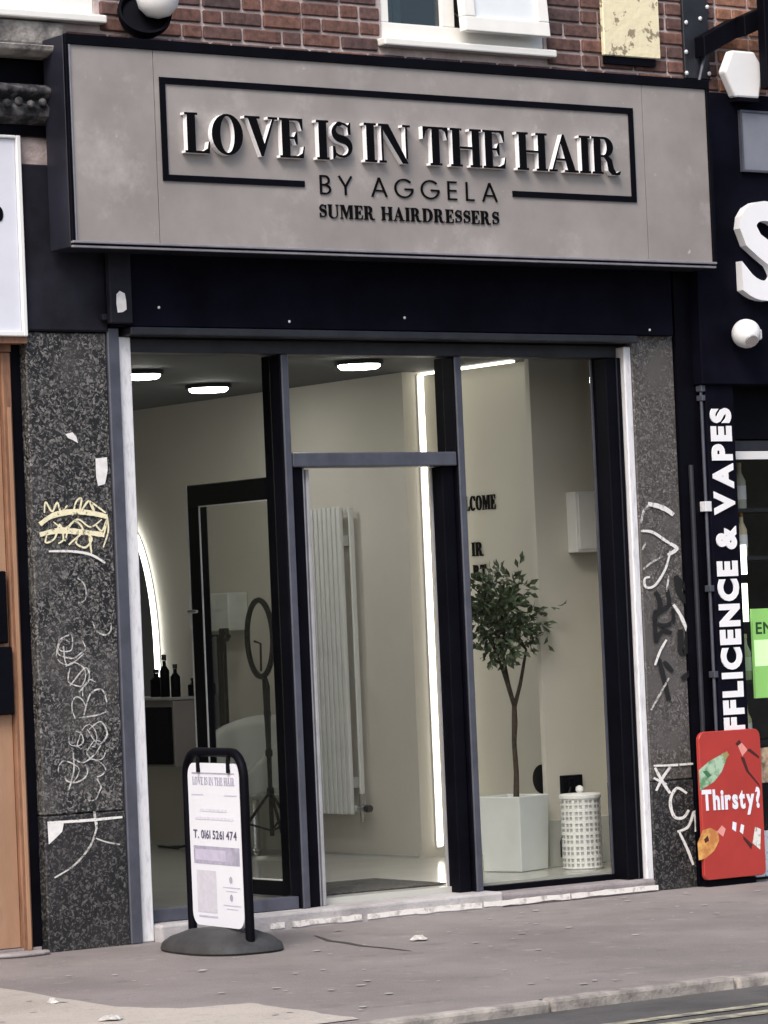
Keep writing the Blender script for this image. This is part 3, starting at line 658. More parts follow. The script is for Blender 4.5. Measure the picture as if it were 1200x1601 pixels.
# ================================================================== MAIN SIGN
SY = -.25
sg = thing('shop_sign', (.07, -.15, 3.2), 'grey LOVE IS IN THE HAIR box sign with raised black letters above the salon', 'sign')
sx0, sx1, sz0, sz1 = -1.865, 2.01, 3.213, 4.19
MB().box(sx0, sx1, SY+.012, -.055, sz0, sz1).build('sign_box', m_signside, sg, bevel=.003)
MB().box(sx0, sx1, SY-.012, SY+.0115, sz1-.045, sz1+.002).box(sx0, sx0+.016, SY-.012, SY+.0115, sz0+.03, sz1-.046).box(sx1-.022, sx1, SY-.012, SY+.0115, sz0+.03, sz1-.046).build('trim', m_black, sg, bevel=.002)
MB().box(sx0+.0165, sx0+.024, SY-.010, SY+.011, sz0+.03, sz1-.047).build('trim', m_lip, sg)
MB().box(sx0+.002, sx1-.002, SY-.014, SY+.0115, sz0+.018, sz0+.029).box(sx0+.002, sx1-.002, SY-.006, SY+.0115, sz0-.002, sz0+.009).build('bottom_trim', m_lip, sg, bevel=.002)
MB().box(sx0+.002, sx1-.002, SY-.004, SY+.0115, sz0+.0095, sz0+.0175).build('trim_groove', m_black, sg)
for a, b in ((sx0+.025, -1.392), (-1.388, 1.556), (1.560, sx1-.023)):
    MB().box(a, b, SY, SY+.011, sz0+.03, sz1-.046).build('face_panel', m_sign, sg)
FB = SY-.004
bw = .030
bx0, bx1, bz0, bz1 = -1.362, 1.49, 3.536, 4.02
for q in ((bx0, bx1, bz1-bw, bz1), (bx0, bx0+bw, bz0+bw, bz1-bw-.001), (bx1-bw, bx1, bz0+bw, bz1-bw-.001), (bx0, -.567, bz0, bz0+bw-.001), (.69, bx1, bz0, bz0+bw-.001)):
    MB().box(q[0], q[1], FB-.004, SY-.0005, q[2], q[3]).build('border_bar', m_black, sg)
m_letblack = M('letter_face_black', (.003, .003, .004), .6, var=.1, spec=.06)
glyph_text('LOVE IS IN THE HAIR', SERIF, .190, 2.625, wallfn(-1.252, 3.668, SY-.001), .033, [m_letwhite, m_letblack], sg, gap=.035, space=.27)
glyph_text('BY AGGELA', THIN, .092, 1.075, wallfn(-.482, 3.506, SY-.001), .006, [m_letblack], sg, gap=.36, space=.55)
glyph_text('SUMER HAIRDRESSERS', SERIF, .066, 1.085, wallfn(-.488, 3.392, SY-.001), .006, [m_letblack], sg, gap=.10, space=.42)

# ================================================================== ROOM LIGHTS
for (lx, ly, lab) in ((.872, 1.39, 'round ceiling light seen through the pane above the door'), (.92, 2.965, 'round ceiling light in the middle of the left window pane'), (-.06, 2.13, 'round ceiling light half hidden behind the pale left shutter channel'), (-.06, .55, 'added round ceiling light just inside the entrance, unseen, brightening the column'), (-.06, 3.71, 'added round ceiling light deep in the salon, unseen, brightening the left side')):  # last two are unseen lamps added to brighten column and left depth
    t = thing('ceiling_light', (lx, ly, ZC-.02), lab, 'ceiling light', 'round lights in the salon ceiling')
    MB().lathe([(.118, -.004), (.130, -.006), (.134, .0), (.134, .019), (.105, .019)], 40, (lx, ly, ZC-.02)).build('rim', m_black, t, smooth=True)
    MB().lathe([(.0, -.027), (.06, -.027), (.10, -.024), (.113, -.013), (.113, .015)], 40, (lx, ly, ZC-.02)).build('diffuser', m_down, t, smooth=True)
t = thing('led_strip_light', (1.78, 2.05, .17), 'glowing warm LED strip running up the pier and along the ceiling', 'light strip')
MB().box(1.752, 1.784, 2.046, 2.060, .17, 2.842).build('vertical_tube', m_led, t, bevel=.005, seg=2)
MB().box(1.757, 1.79, 1.2, 2.046, 2.842, 2.855).build('ceiling_tube', m_led, t, bevel=.004)
MB().box(1.745, 1.791, 2.060, 2.067, .16, 2.845).build('channel', m_white_metal, t)

# ================================================================== ROOM FURNISHINGS
t = thing('radiator', (1.58, 2.8, .3), 'tall pale column radiator on the wall seen through the doorway', 'radiator')
nc = 10; y0, y1 = 2.60, 3.06
for i in range(nc):
    a = y0+(y1-y0)*i/nc
    MB().box(1.545, 1.572, a+.004, a+(y1-y0)/nc-.007, .35, 2.125).build('column', m_rad, t, bevel=.006, seg=2)
MB().box(1.574, 1.60, y0-.004, y1, .365, .40).box(1.574, 1.60, y0-.004, y1, 2.08, 2.115).build('header_pipe', m_rad, t, bevel=.006)
for z in (.5, 1.9): MB().box(1.602, 1.645, y0+.05, y0+.09, z, z+.06).build('wall_mount', m_rad, t)
MB().box(1.59, 1.622, y0-.035, y0-.018, .35, 2.12).build('side_panel', m_rad, t, bevel=.004)
v = MB().tube([(1.585, y0-.012, .385), (1.585, y0-.06, .385), (1.585, y0-.085, .385)], .016, 10).tube([(1.585, y0-.05, .31), (1.585, y0-.05, .47)], [.012, .018], 10).build('valve', m_chrome, t)
MB().lathe([(.02, 0), (.024, .01), (.02, .045), (.0, .047)], 12, (1.585, y0-.085, .385), (0, -1, 0)).build('valve_knob', M('dark_chrome', (.12, .12, .12), .3, .8), v)

# lettering on the alcove wall (reads towards the street: along -Y)
al = thing('wall_lettering', (1.95, 1.8, 1.7), 'black WELCOME lettering stuck on the alcove wall behind the olive tree', 'lettering')
def alfn(y, z): return lambda u, v, d: (1.949-d, y-u, z+v)
glyph_text('WELCOME', SERIF, .082, .425, alfn(2.062, 2.058), .008, [m_letblack], al, gap=.09)
for tx_, wd_, y_, z_ in (('IR', .105, 1.875, 1.80), ('RT', .12, 1.87, 1.672), ('O', .06, 1.84, 1.535), ('T', .06, 1.83, 1.42)):
    glyph_text(tx_, SERIF, .078, wd_, alfn(y_, z_), .008, [m_letblack], al, gap=.09)

# potted olive tree
PCX, PCY = 1.272, .716
t = thing('potted_tree', (PCX, PCY, ZF), 'small round-headed olive tree in a square white pot behind the right pane', 'potted plant')
a = math.radians(17); pm = MB(); lv = []
def ringp(h, z):
    ca, sa = math.cos(a), math.sin(a)
    return [(PCX+x*ca-y*sa, PCY+x*sa+y*ca, z) for x, y in ((-h, -h), (h, -h), (h, h), (-h, h))]
pv = ringp(.122, ZF+.002)+ringp(.136, ZF+.395)+ringp(.122, ZF+.395)+ringp(.118, ZF+.36)
pf = [(3, 2, 1, 0)]
for k in range(3):
    for i in range(4): pf.append((4*k+i, 4*k+(i+1) % 4, 4*k+4+(i+1) % 4, 4*k+4+i))
pm.add(pv, pf).build('pot', m_pot, t, bevel=.005, seg=2)
so = MB(); so.add(ringp(.117, ZF+.362), [(0, 1, 2, 3)])
rr = random.Random(5)
for i in range(60):
    x, y = rr.uniform(-.1, .1), rr.uniform(-.1, .1); r = rr.uniform(.008, .017)
    so.lathe([(r*.5, -r*.5), (r, 0), (r*.6, r*.55)], 6, (PCX+x*math.cos(a)-y*math.sin(a), PCY+x*math.sin(a)+y*math.cos(a), ZF+.375), (rr.uniform(-.3, .3), rr.uniform(-.3, .3), 1))
so.build('pebbles', m_soil, t)
T0 = Vector((PCX+.02, PCY, ZF+.36)); FK = Vector((PCX+.035, PCY, .99))
tr = MB().tube([T0, T0.lerp(FK, .3)+Vector((.004, 0, 0)), T0.lerp(FK, .6)+Vector((-.004, .003, 0)), T0.lerp(FK, .8), FK], [.017, .014, .013, .016, .013], 10)
rng = random.Random(11); tips = []
CC = Vector((PCX-.045, PCY, 1.45))
for (dx, dy, z1) in ((-.09, .0, 1.24), (.085, -.02, 1.27), (-.02, .06, 1.3)):
    m1 = FK+Vector((dx*.45, dy*.5, .10)); e1 = Vector((PCX+.03+dx, PCY+dy, z1))
    tr.tube([FK-Vector((0, 0, .02)), m1, e1], [.012, .010, .007], 8)
    for j in range(5):
        e2 = CC+Vector((rng.uniform(-.17, .17), rng.uniform(-.17, .17), rng.uniform(-.1, .2)))
        tr.tube([e1, e1.lerp(e2, .5)+Vector((rng.uniform(-.02, .02), rng.uniform(-.02, .02), .02)), e2], [.006, .0045, .0025], 5); tips.append(e2)
tr.build('trunk', m_bark, t, smooth=True)
lf = MB()
def leaf(p, dirv, L, w):
    dirv = dirv.normalized(); sd = dirv.cross(Vector((rng.uniform(-1, 1), rng.uniform(-1, 1), rng.uniform(-.2, 1)))).normalized(); n = dirv.cross(sd)
    a0 = p; a1 = p+dirv*L*.5+n*L*.07; a2 = p+dirv*L
    lf.add([a0, a1+sd*w+n*w*.35, a2, a1-sd*w+n*w*.35, a1], [(0, 4, 1), (4, 2, 1), (0, 3, 4), (3, 2, 4)])
cl = []
for i in range(74):
    u = Vector((rng.gauss(0, 1), rng.gauss(0, 1), rng.gauss(0, 1))).normalized(); r = rng.uniform(.35, 1.0)
    cl.append(CC+Vector((u.x*.25*r, u.y*.21*r, u.z*.25*r)))
for c in cl+tips:
    k = rng.randint(9, 17)
    for j in range(k):
        dv = Vector((rng.gauss(0, 1), rng.gauss(0, 1), rng.gauss(0, .8))); leaf(c+dv*.022, dv+(c-CC)*2.0, rng.uniform(.03, .075), rng.uniform(.008, .019))
for base, tip in ((Vector((PCX+.12, PCY-.03, 1.47)), Vector((PCX+.31, PCY-.1, 1.50))), (Vector((PCX+.10, PCY, 1.30)), Vector((PCX+.24, PCY-.05, 1.29))), (Vector((PCX+.06, PCY, 1.62)), Vector((PCX+.12, PCY, 1.745))), (Vector((PCX-.1, PCY, 1.6)), Vector((PCX-.14, PCY, 1.70)))):
    for j in range(7):
        q = base.lerp(tip, j/6); leaf(q, (tip-base)+Vector((rng.gauss(0, .1), rng.gauss(0, .1), rng.gauss(0, .1))), .055, .012)
lf.build('foliage', m_leaf, t, kind='stuff')

# pierced white bin
BX, BY, BR = 1.47, .40, .105
t = thing('waste_bin', (BX, BY, ZF), 'white pierced metal bin standing beside the olive pot', 'bin')
pb = MB(); nseg, rows = 84, 42; zb0, zb1 = ZF+.012, ZF+.375
def cv(i, j, r=BR): an = 2*math.pi*i/nseg; return (BX+r*math.cos(an), BY+r*math.sin(an), zb0+(zb1-zb0)*j/rows)
pb.v = [cv(i, j) for j in range(rows+1) for i in range(nseg)]
for j in range(rows):
    for i in range(nseg):
        p, q = i % 7, j % 7
        hole = max(abs(p-3), abs(q-3)) in (1, 2) and p != 3 and q != 3
        if not hole or j < 1 or j > rows-2:
            pb.f.append((j*nseg+i, j*nseg+(i+1) % nseg, (j+1)*nseg+(i+1) % nseg, (j+1)*nseg+i)); pb.mi.append(0)
pb.build('pierced_shell', m_white, t, smooth=True)
MB().lathe([(BR-.006, ZF), (BR-.006, ZF+.37), (BR-.012, ZF+.37), (BR-.012, ZF+.02)], 40, (BX, BY, 0)).build('liner', M('grey_liner', (.52, .53, .53), .6), t, smooth=True)
MB().lathe([(BR-.004, zb1), (BR+.006, zb1), (BR+.006, zb1+.016), (BR-.002, zb1+.022), (.03, zb1+.026), (0, zb1+.026)], 40, (BX, BY, 0)).build('lid', m_white, t, smooth=True)
MB().lathe([(.012, 0), (.022, .012), (.02, .03), (.008, .038), (0, .039)], 16, (BX, BY, zb1+.026)).build('lid_knob', m_white, t, smooth=True)

p = at(845, 1218, X=1.945)
MB().lathe([(.0, -.012), (.045, -.012), (.078, -.006), (.082, .0)], 32, (1.9465, p.y-.01, p.z), (1, 0, 0)).build('round_plate', m_black, smooth=True)
tag(bpy.data.objects['round_plate'], 'black round plate low on the alcove wall beside the olive trunk', 'wall plate')
t = thing('wall_socket', (1.65, .69, .47), 'black socket box with plug above the white bin', 'socket')
p = at(892, 1226, Y=.69)
MB().box(p.x-.07, p.x+.07, .672, .6995, p.z-.05, p.z+.05).build('back_box', m_black, t, bevel=.004)
MB().box(p.x-.045, p.x-.005, .645, .671, p.z-.01, p.z+.035).build('plug', m_black, t, bevel=.005)
MB().tube([(p.x-.03, .655, p.z-.01), (p.x-.05, .66, p.z-.07), (p.x-.035, .66, p.z-.15), (p.x-.02, .66, p.z-.19), (p.x-.08, .665, p.z-.24), (p.x-.1, .67, p.z-.3), (p.x-.1, .67, p.z-.38)], .005, 6).build('cord', m_cable, t)
t = thing('wall_unit', (1.78, .66, 1.78), 'small white box mounted on the column near the right jamb', 'control box')
MB().box(1.70, 1.865, .615, .698, 1.775, 2.10).build('casing', m_white, t, bevel=.006, seg=2)
MB().box(1.713, 1.852, .609, .6145, 1.79, 2.085).build('front_cover', m_white, t, bevel=.004)

# door mat
o = MB().obox((.12, .62, ZF+.006), .38, .33, .005, math.radians(-2)).build('door_mat', m_mat, bevel=.004)
tag(o, 'dark grey mat on the pale floor just inside the open door', 'mat')

# ring light on its tripod
rc = at(406, 998, X=1.22); RD = Vector((math.sin(math.radians(13)), math.cos(math.radians(13)), 0))
t = thing('ring_light', (rc.x, rc.y, ZF), 'black ring light on a thin tripod behind the open door', 'ring light')
ring = [rc+RD*(.21*math.cos(2*math.pi*i/48))+Vector((0, 0, .222*math.sin(2*math.pi*i/48))) for i in range(49)]
MB().tube(ring, .017, 8, caps=False).build('ring', m_black, t, smooth=True)
pl = rc+Vector((.02, 0, -.22))
MB().tube([pl, pl+Vector((.01, .0, -.06)), Vector((pl.x+.01, pl.y, .62)), Vector((pl.x+.01, pl.y, .24))], [.014, .022, .013, .013], 8).build('pole', m_black, t, smooth=True)
for z in (1.07, .95, .72, .5): MB().lathe([(.018, -.02), (.022, -.015), (.022, .015), (.018, .02)], 12, (pl.x+.01, pl.y, z)).build('clamp', m_black, t)
MB().tube([rc+Vector((0, 0, -.19)), rc+Vector((0.01, .01, -.03)), rc+Vector((.0, .06, -.015))], .007, 6).build('phone_holder', m_black, t)
for k in range(3):
    an = math.radians(40+120*k); e = Vector((math.cos(an)*.30, math.sin(an)*.30, 0))
    MB().tube([Vector((pl.x+.01, pl.y, .5)), Vector((pl.x+.01, pl.y, ZF))+e+Vector((0, 0, .01))], .009, 6).build('tripod_leg', m_black, t)
    MB().tube([Vector((pl.x+.01, pl.y, .27)), Vector((pl.x+.01, pl.y, .32))+e*.5], .006, 6).build('brace', m_black, t)
# pale tub chair behind the tripod
cc = at(412, 1300, X=1.33); cx, cy = cc.x, cc.y+.1
t = thing('salon_chair', (cx, cy, ZF), 'pale rounded salon chair behind the ring light tripod', 'chair')
sh = MB(); n = 20; rings = []
vs = []; fs = []
for j in range(8):
    z = ZF+.40+j*.035*1.4; 
    for i in range(n+1):
        an = math.radians(-160+320*i/n)+math.pi/2; top = ZF+.46+.36*max(0, math.cos(math.radians(-160+320*i/n)*.55))**.8
        zz = ZF+.36+(top-ZF-.36)*j/7; r = .235+.03*j/7
        vs.append((cx+r*math.cos(an-math.pi/3), cy+r*math.sin(an-math.pi/3), zz))
for j in range(7):
    for i in range(n): fs.append((j*(n+1)+i, j*(n+1)+i+1, (j+1)*(n+1)+i+1, (j+1)*(n+1)+i))
m_chair = M('pale_vinyl', (.55, .56, .54), .5, var=.05)
sh.add(vs, fs); so = sh.build('backrest', m_chair, t, smooth=True)
md = so.modifiers.new('thick', 'SOLIDIFY'); md.thickness = .035
MB().lathe([(.0, ZF+.34), (.2, ZF+.34), (.235, ZF+.36), (.235, ZF+.46), (.2, ZF+.48), (0, ZF+.485)], 28, (cx, cy, 0)).build('seat', m_chair, t, smooth=True)
MB().lathe([(.24, ZF), (.24, ZF+.012), (.05, ZF+.03), (.035, ZF+.05), (.035, ZF+.34)], 28, (cx, cy, 0)).build('pedestal', m_chrome, t, smooth=True)
# pale wall cabinet and the dark mirror under it, slim light stand
a_, b_ = at(377, 926, X=1.60), at(318, 988, X=1.60)
t = thing('wall_cabinet', (1.62, (a_.y+b_.y)/2, b_.z), 'pale two-door wall cabinet seen through the open door glass', 'cabinet')
ym = at(341, 950, X=1.6).y
MB().box(1.50, 1.644, a_.y, ym-.006, b_.z, a_.z).build('cabinet_door', M('cabinet_pale', (.62, .64, .62), .5), t, bevel=.008, seg=2)
MB().box(1.50, 1.644, ym+.006, b_.y, b_.z+.02, a_.z).build('cabinet_door', M('cabinet_pale', (.62, .64, .62), .5), t, bevel=.008, seg=2)
MB().box(1.495, 1.4995, ym+.03, b_.y-.03, a_.z-.14, a_.z-.03).build('inset', M('cabinet_grey', (.4, .41, .41), .5), t)
a_, b_ = at(342, 992, X=1.62), at(316, 1170, X=1.62)
t = thing('wall_mirror', (1.63, (a_.y+b_.y)/2, b_.z), 'narrow dark mirror panel under the pale wall cabinet', 'mirror')
MB().box(1.615, 1.644, a_.y, b_.y, b_.z, a_.z).build('frame', m_black, t)
MB().box(1.610, 1.6145, a_.y+.012, b_.y-.012, b_.z+.012, a_.z-.012).build('glass', M('mirror_glass', (.25, .27, .32), .08, 1.0, var=.05), t)
sp = at(350, 990, X=1.42); sq = at(358, 1165, X=1.42)
t = thing('light_stand', (sp.x, sp.y, ZF), 'slim black stand standing upright before the dark mirror', 'stand')
MB().tube([(sp.x, sp.y, ZF+.02), (sp.x, sp.y, .78), (sp.x, sp.y, .79), (sp.x, sp.y, sp.z)], [.016, .016, .011, .011], 8).build('pole', m_black, t)
MB().box(sp.x-.02, sp.x+.02, sp.y-.03, sp.y+.03, sp.z-.05, sp.z+.03).build('head_clamp', m_black, t, bevel=.005)
MB().lathe([(.014, 0), (.016, .02), (0, .022)], 10, (sp.x, sp.y-.03, sp.z-.02), (0, -1, 0)).build('clamp_knob', m_black, t)
MB().lathe([(.16, ZF), (.16, ZF+.01), (.02, ZF+.03), (.016, ZF+.05)], 24, (sp.x, sp.y, 0)).build('base', m_black, t)

# styling station: glowing arched mirror, floating drawer unit, bottles
t = thing('lit_mirror', (1.62, 5.2, 1.05), 'arched mirror with a glowing white rim behind the left window edge', 'mirror')
ya = 5.165; arc = []
for i in range(41):
    an = math.radians(180*i/40); sgn = math.cos(an)
    arc.append((ya+.40*sgn*(1 if True else 1), 1.32+.87*math.sin(an)))
arc = [(ya+.405, 1.05), (ya+.405, 1.2)]+arc+[(ya-.405, 1.2), (ya-.405, 1.05)]
MB().tube([(1.615, y, z) for y, z in arc], .017, 8).build('glowing_rim', EMIT('mirror_led', (1., .98, .94), 3.0), t, smooth=True)
MB().prism(arc, lambda u, v, d: (1.63+d, u, v), 0, .014).build('mirror_glass', MATS['mirror_glass'], t)
cy0 = at(267, 1090, X=1.32).y
t = thing('drawer_unit', (1.48, cy0+.35, .62), 'floating drawer unit with a black front below the glowing mirror', 'drawer unit')
MB().box(1.335, 1.645, cy0, cy0+.75, .625, 1.03).build('carcass', M('taupe_panel', (.24, .22, .215), .6, var=.05), t, bevel=.004)
MB().box(1.318, 1.334, cy0+.015, cy0+.735, .64, .99).build('drawer_front', m_black, t, bevel=.003)
MB().box(1.31, 1.645, cy0-.008, cy0+.758, 1.031, 1.048).build('worktop', M('grey_top', (.33, .33, .34), .4, var=.05), t, bevel=.003)
MB().tube([(1.6, cy0+.2, .625), (1.58, cy0+.18, .45), (1.6, cy0+.24, .3), (1.55, cy0+.1, .16), (1.45, cy0+.2, ZF+.01), (1.5, cy0+.5, ZF+.01)], .008, 6).build('cable', m_cable, t)
MB().tube([(1.6, cy0+.1, .625), (1.6, cy0+.12, .40), (1.58, cy0+.05, .25), (1.6, cy0+.0, .13), (1.5, cy0+.35, ZF+.01)], .008, 6).build('cable', m_cable, t)
bl = [(1.42, cy0+.02+.08, .20, .03, 'tall black pump bottle standing nearest the right end of the drawer unit'), (1.55, cy0+.10, .11, .036, 'short black jar on the drawer unit under the glowing rim'), (1.45, cy0+.27, .26, .03, 'tallest black bottle on the drawer unit beside the glowing rim'), (1.5, cy0+.45, .17, .04, 'squat black bottle at the far end of the drawer unit')]
for (x_, y_, h_, r_, lab) in bl:
    t = thing('bottle', (x_, y_, 1.048), lab, 'bottle', 'bottles on the drawer unit')
    MB().lathe([(r_*.95, .0005), (r_, .01), (r_, h_*.62), (r_*.4, h_*.74), (r_*.38, h_*.86)], 18, (x_, y_, 1.048)).build('body', m_black, t, smooth=True)
    MB().lathe([(r_*.5, h_*.865), (r_*.5, h_), (0, h_+.002)], 12, (x_, y_, 1.048)).build('cap', m_framed, t)

# ================================================================== PAVEMENT BOARD
BC = Vector((-1.467, -.65, 0)); PH = math.radians(-96); bdv = Vector((math.cos(PH), math.sin(PH), 0)); bnv = Vector((bdv.y, -bdv.x, 0))
if bnv.x > 0: bnv = -bnv
ab = thing('pavement_sign', (BC.x, BC.y, 0), 'white salon pavement sign in a black frame on a rubber base', 'sign')
def bf(u, v, d=0.): q = BC+bdv*u+bnv*d; return (q.x, q.y, v)
base = MB(); n = 40; prof = [(1.0, 0.0), (1.03, .010), (1.0, .035), (.86, .062), (.55, .092), (.15, .105)]
vs = []; fs = []
for s_, z in prof:
    for k in range(n):
        an = 2*math.pi*k/n; c, s = math.cos(an), math.sin(an); e = .78
        vs.append(bf(.335*s_*math.copysign(abs(c)**e, c), z, .225*s_*math.copysign(abs(s)**e, s)))
for i in range(len(prof)-1):
    for k in range(n): fs.append((i*n+k, i*n+(k+1) % n, (i+1)*n+(k+1) % n, (i+1)*n+k))
fs += [tuple(range(n)), tuple((len(prof)-1)*n+k for k in range(n))]
base.add(vs, fs).build('base', m_rubber, ab, smooth=True)
fr = [bf(-.285, .05), bf(-.285, .72)]
for k in range(7): an = math.radians(180-90*k/6); fr.append(bf(-.285+.11+.11*math.cos(an), .78+.11*math.sin(an)))
for k in range(7): an = math.radians(90-90*k/6); fr.append(bf(.285-.11+.11*math.cos(an), .78+.11*math.sin(an)))
fr += [bf(.285, .72), bf(.285, .05)]
MB().tube(fr, .021, 10).build('frame', m_black, ab, smooth=True)
pp = []
for cx_, cz_, a0 in ((.255-.06, .84-.06, 0), (-.255+.06, .84-.06, 90), (-.255+.06, .105+.06, 180), (.255-.06, .105+.06, 270)):
    for k in range(7): an = math.radians(a0+90*k/6); pp.append((cx_+.06*math.cos(an), cz_+.06*math.sin(an)))
pn = MB().prism(pp, bf, -.010, .010).build('panel', m_paper, ab)
for u in (-.15, .15): MB().tube([bf(u, .895), bf(u+.01, .855, .012), bf(u+.02, .80, .018)], .010, 8).build('hanger', m_black, ab)
def bq(u0, v0, u1, v1, mat, d=.0115, name='print'): MB().add([bf(u0, v0, d), bf(u1, v0, d), bf(u1, v1, d), bf(u0, v1, d)], [(0, 1, 2, 3)]).build(name, mat, pn, kind='flat')
bq(-.21, .792, .215, .798, m_greyp); bq(-.22, .695, -.10, .699, m_lav); bq(.11, .695, .23, .699, m_lav)
glyph_text('LOVE IS IN THE HAIR', SERIF, .036, .42, lambda u, v, d: bf(-.205+u, .742+v, .0112+d), .0008, [m_greyp], pn, name='print', gap=.08, space=.3, joined=True)
for (u0, u1, z) in ((-.14, .13, .622), (-.19, .19, .585)): bq(u0, z, u1, z+.012, M('poster_faint', (.70, .70, .80), .6, var=.12, scale=60))
font_text('T. 0161 5261 474', lambda u, v, d: bf(-.215+u, .500+v, .0112+d), .06, .0008, m_ink, pn, name='print', offset=.0008, width=.43, height=.038, joined=True)
bq(-.22, .385, .235, .465, m_greyp, .0112); bq(-.205, .40, .10, .45, m_lav, .0118)
bq(-.20, .165, -.005, .355, m_pgrey2, .0112); bq(-.19, .143, .0, .151, m_lav)
for z in (.32, .24):
    MB().add([bf(.14+.016*math.cos(k*math.pi/6), z+.016*math.sin(k*math.pi/6), .0115) for k in range(12)], [tuple(range(12))]).build('print', m_greyp, pn, kind='flat')
    bq(.06, z-.036, .23, z-.032, m_lav); bq(.09, z-.052, .20, z-.049, m_lav)

# ================================================================== LEFT NEIGHBOUR
ln = thing('neighbour_doorway', (-2.5, .12, 0), 'tan wooden door with black letter boxes at the left edge', 'doorway')
MB().box(-3.6, -2.095, .06, .12, .03, 2.74).build('door', m_tan, ln, bevel=.004)
MB().box(-2.094, -2.045, .035, .14, .0, 2.755).build('door_frame', m_tan2, ln, bevel=.006)
MB().box(-2.075, -2.062, .022, .0345, .02, 2.5).build('frame_bead', m_tan, ln)
MB().box(-2.044, -1.99, .05, .3, .0, 2.80).build('dark_reveal', m_black, ln)
MB().box(-3.6, -2.046, .03, .14, 2.756, 2.80).build('door_head', m_tan2, ln)
a_, b_ = at(0, 893, Y=.05), at(18, 1117, Y=.05)
MB().box(a_.x-.3, b_.x-.012, .025, .059, 1.42, a_.z).build('letter_box', m_black, ln, bevel=.006)
MB().box(a_.x-.3, b_.x, .015, .059, b_.z, 1.405).build('letter_box', m_black, ln, bevel=.006)
p = at(33, 1056, Y=.06); MB().lathe([(.012, 0), (.012, .006), (.004, .007)], 10, (p.x, .06, p.z), (0, -1, 0)).box(p.x-.004, p.x+.004, .054, .06, p.z+.03, p.z+.075).build('lock', m_black, ln)
MB().box(-3.6, -2.0, .04, .3, -.02, .028).build('threshold', m_step2, ln)
ns = thing('neighbour_sign', (-2.5, .0, 2.8), 'white panel sign with a pale frame at the left edge', 'sign')
MB().box(-3.6, -2.02, -.035, .10, 2.845, 3.73).build('sign_panel', M('pale_sign', (.68, .70, .78), .35, var=.03), ns, bevel=.004)
MB().box(-2.019, -1.995, -.05, .1, 2.82, 3.745).box(-3.6, -2.0195, -.05, .1, 2.82, 2.8445).box(-3.6, -2.0195, -.05, .1, 3.7305, 3.745).build('sign_frame', m_white, ns, bevel=.004)
MB().box(-3.6, -1.992, -.03, .12, 2.79, 2.8195).build('sign_ledge', m_tan2, ns)
p = at(2, 335, Y=-.037); MB().prism(ell(0, 0, .022, .035, 0, 360, 16), lambda u, v, d: (p.x-.012+u, -.0355-d, p.z+v), 0, .003).build('letter_edge', m_black, ns)
MB().box(-1.994, -1.986, -.03, .2, 2.85, 3.75).build('dark_gap', m_black, ns)
co = thing('stone_cornice', (-2.4, .0, 3.78), 'sooty carved stone cornice above the white panel sign', 'cornice')
MB().box(-3.6, -1.72, -.03, .16, 4.165, 4.288).build('stone_course', m_stone, co, bevel=.02, seg=2)
MB().prism([(-.02, 4.165), (-.16, 4.15), (-.15, 4.125), (-.10, 4.105), (.1, 4.105), (.1, 4.165)], lambda u, v, d: (d, u, v), -3.6, -1.80).build('moulding', m_stone, co, bevel=.004)
MB().box(-3.6, -1.80, -.02, .16, 3.98, 4.104).build('frieze', m_black, co)
MB().prism([(-.03, 3.80), (-.09, 3.83), (-.10, 3.87), (-.07, 3.90), (-.12, 3.94), (-.12, 3.955), (-.08, 3.979), (.1, 3.979), (.1, 3.80)], lambda u, v, d: (d, u, v), -3.6, -1.80).build('carved_band', m_darkstone, co, bevel=.004)
for k in range(9):
    xk = -1.845-.062*k
    MB().lathe([(.0, -.012), (.014, -.008), (.02, .0), (.018, .012), (.008, .02), (0, .021)], 12, (xk, -.105, 3.885+(.008 if k % 2 else -.004)), (0, -1, .2)).build('carved_boss', m_darkstone, co, smooth=True)
MB().box(-3.6, -1.80, -.02, .16, 3.748, 3.799).build('under_band', m_black, co)
# low step of rubble at the left door
MB().prism(ell(-2.15, -.05, .14, .06, 0, 360, 14), lambda u, v, d: (u, v, d), .002, .02).build('threshold_mortar', m_step2, ln, bevel=.006)

# globe lamp above the sign
g = at(248, 2, Y=-.2)
t = thing('globe_lamp', (g.x, -.2, g.z-.13), 'white globe lamp in a black bowl on the brick wall above the sign', 'lamp')
MB().lathe([(.0, -.10), (.06, -.09), (.105, -.05), (.128, .0), (.128, .03), (.115, .03), (.1, .0)], 28, (g.x-.035, -.12, g.z-.055), (-.25, -.8, .45)).build('bowl', m_black, t, smooth=True)
MB().lathe([(.0, -.105), (.055, -.09), (.09, -.052), (.105, .0), (.09, .052), (.055, .09), (0, .105)], 28, (g.x-.005, -.2, g.z+.02)).build('globe', m_white, t, smooth=True)
MB().tube([(g.x-.03, -.08, g.z-.04), (g.x-.03, .005, g.z-.04)], .03, 8).build('arm', m_black, t)

# peeling cream board
a_, b_ = at(945, 90, Y=-.04), at(1033, 92, Y=-.04)
def peel():
    m = M('peeling_cream', (.80, .73, .50), .8, col2=(.30, .25, .17), scale=12, lo=.42, hi=.45, bump=.4, bscale=30); return m
t = thing('weathered_board', ((a_.x+b_.x)/2, -.02, 4.34), 'peeling cream board fixed to the brick wall above the sign', 'board')
MB().box(a_.x, b_.x, -.04, -.012, a_.z+.012, 4.80).build('face', peel(), t, bevel=.005)
MB().box(a_.x+.01, b_.x-.03, -.03, .0, a_.z-.028, a_.z+.0115).build('board_shadow', m_black, t)  # black strip painted in as the shadow below the board

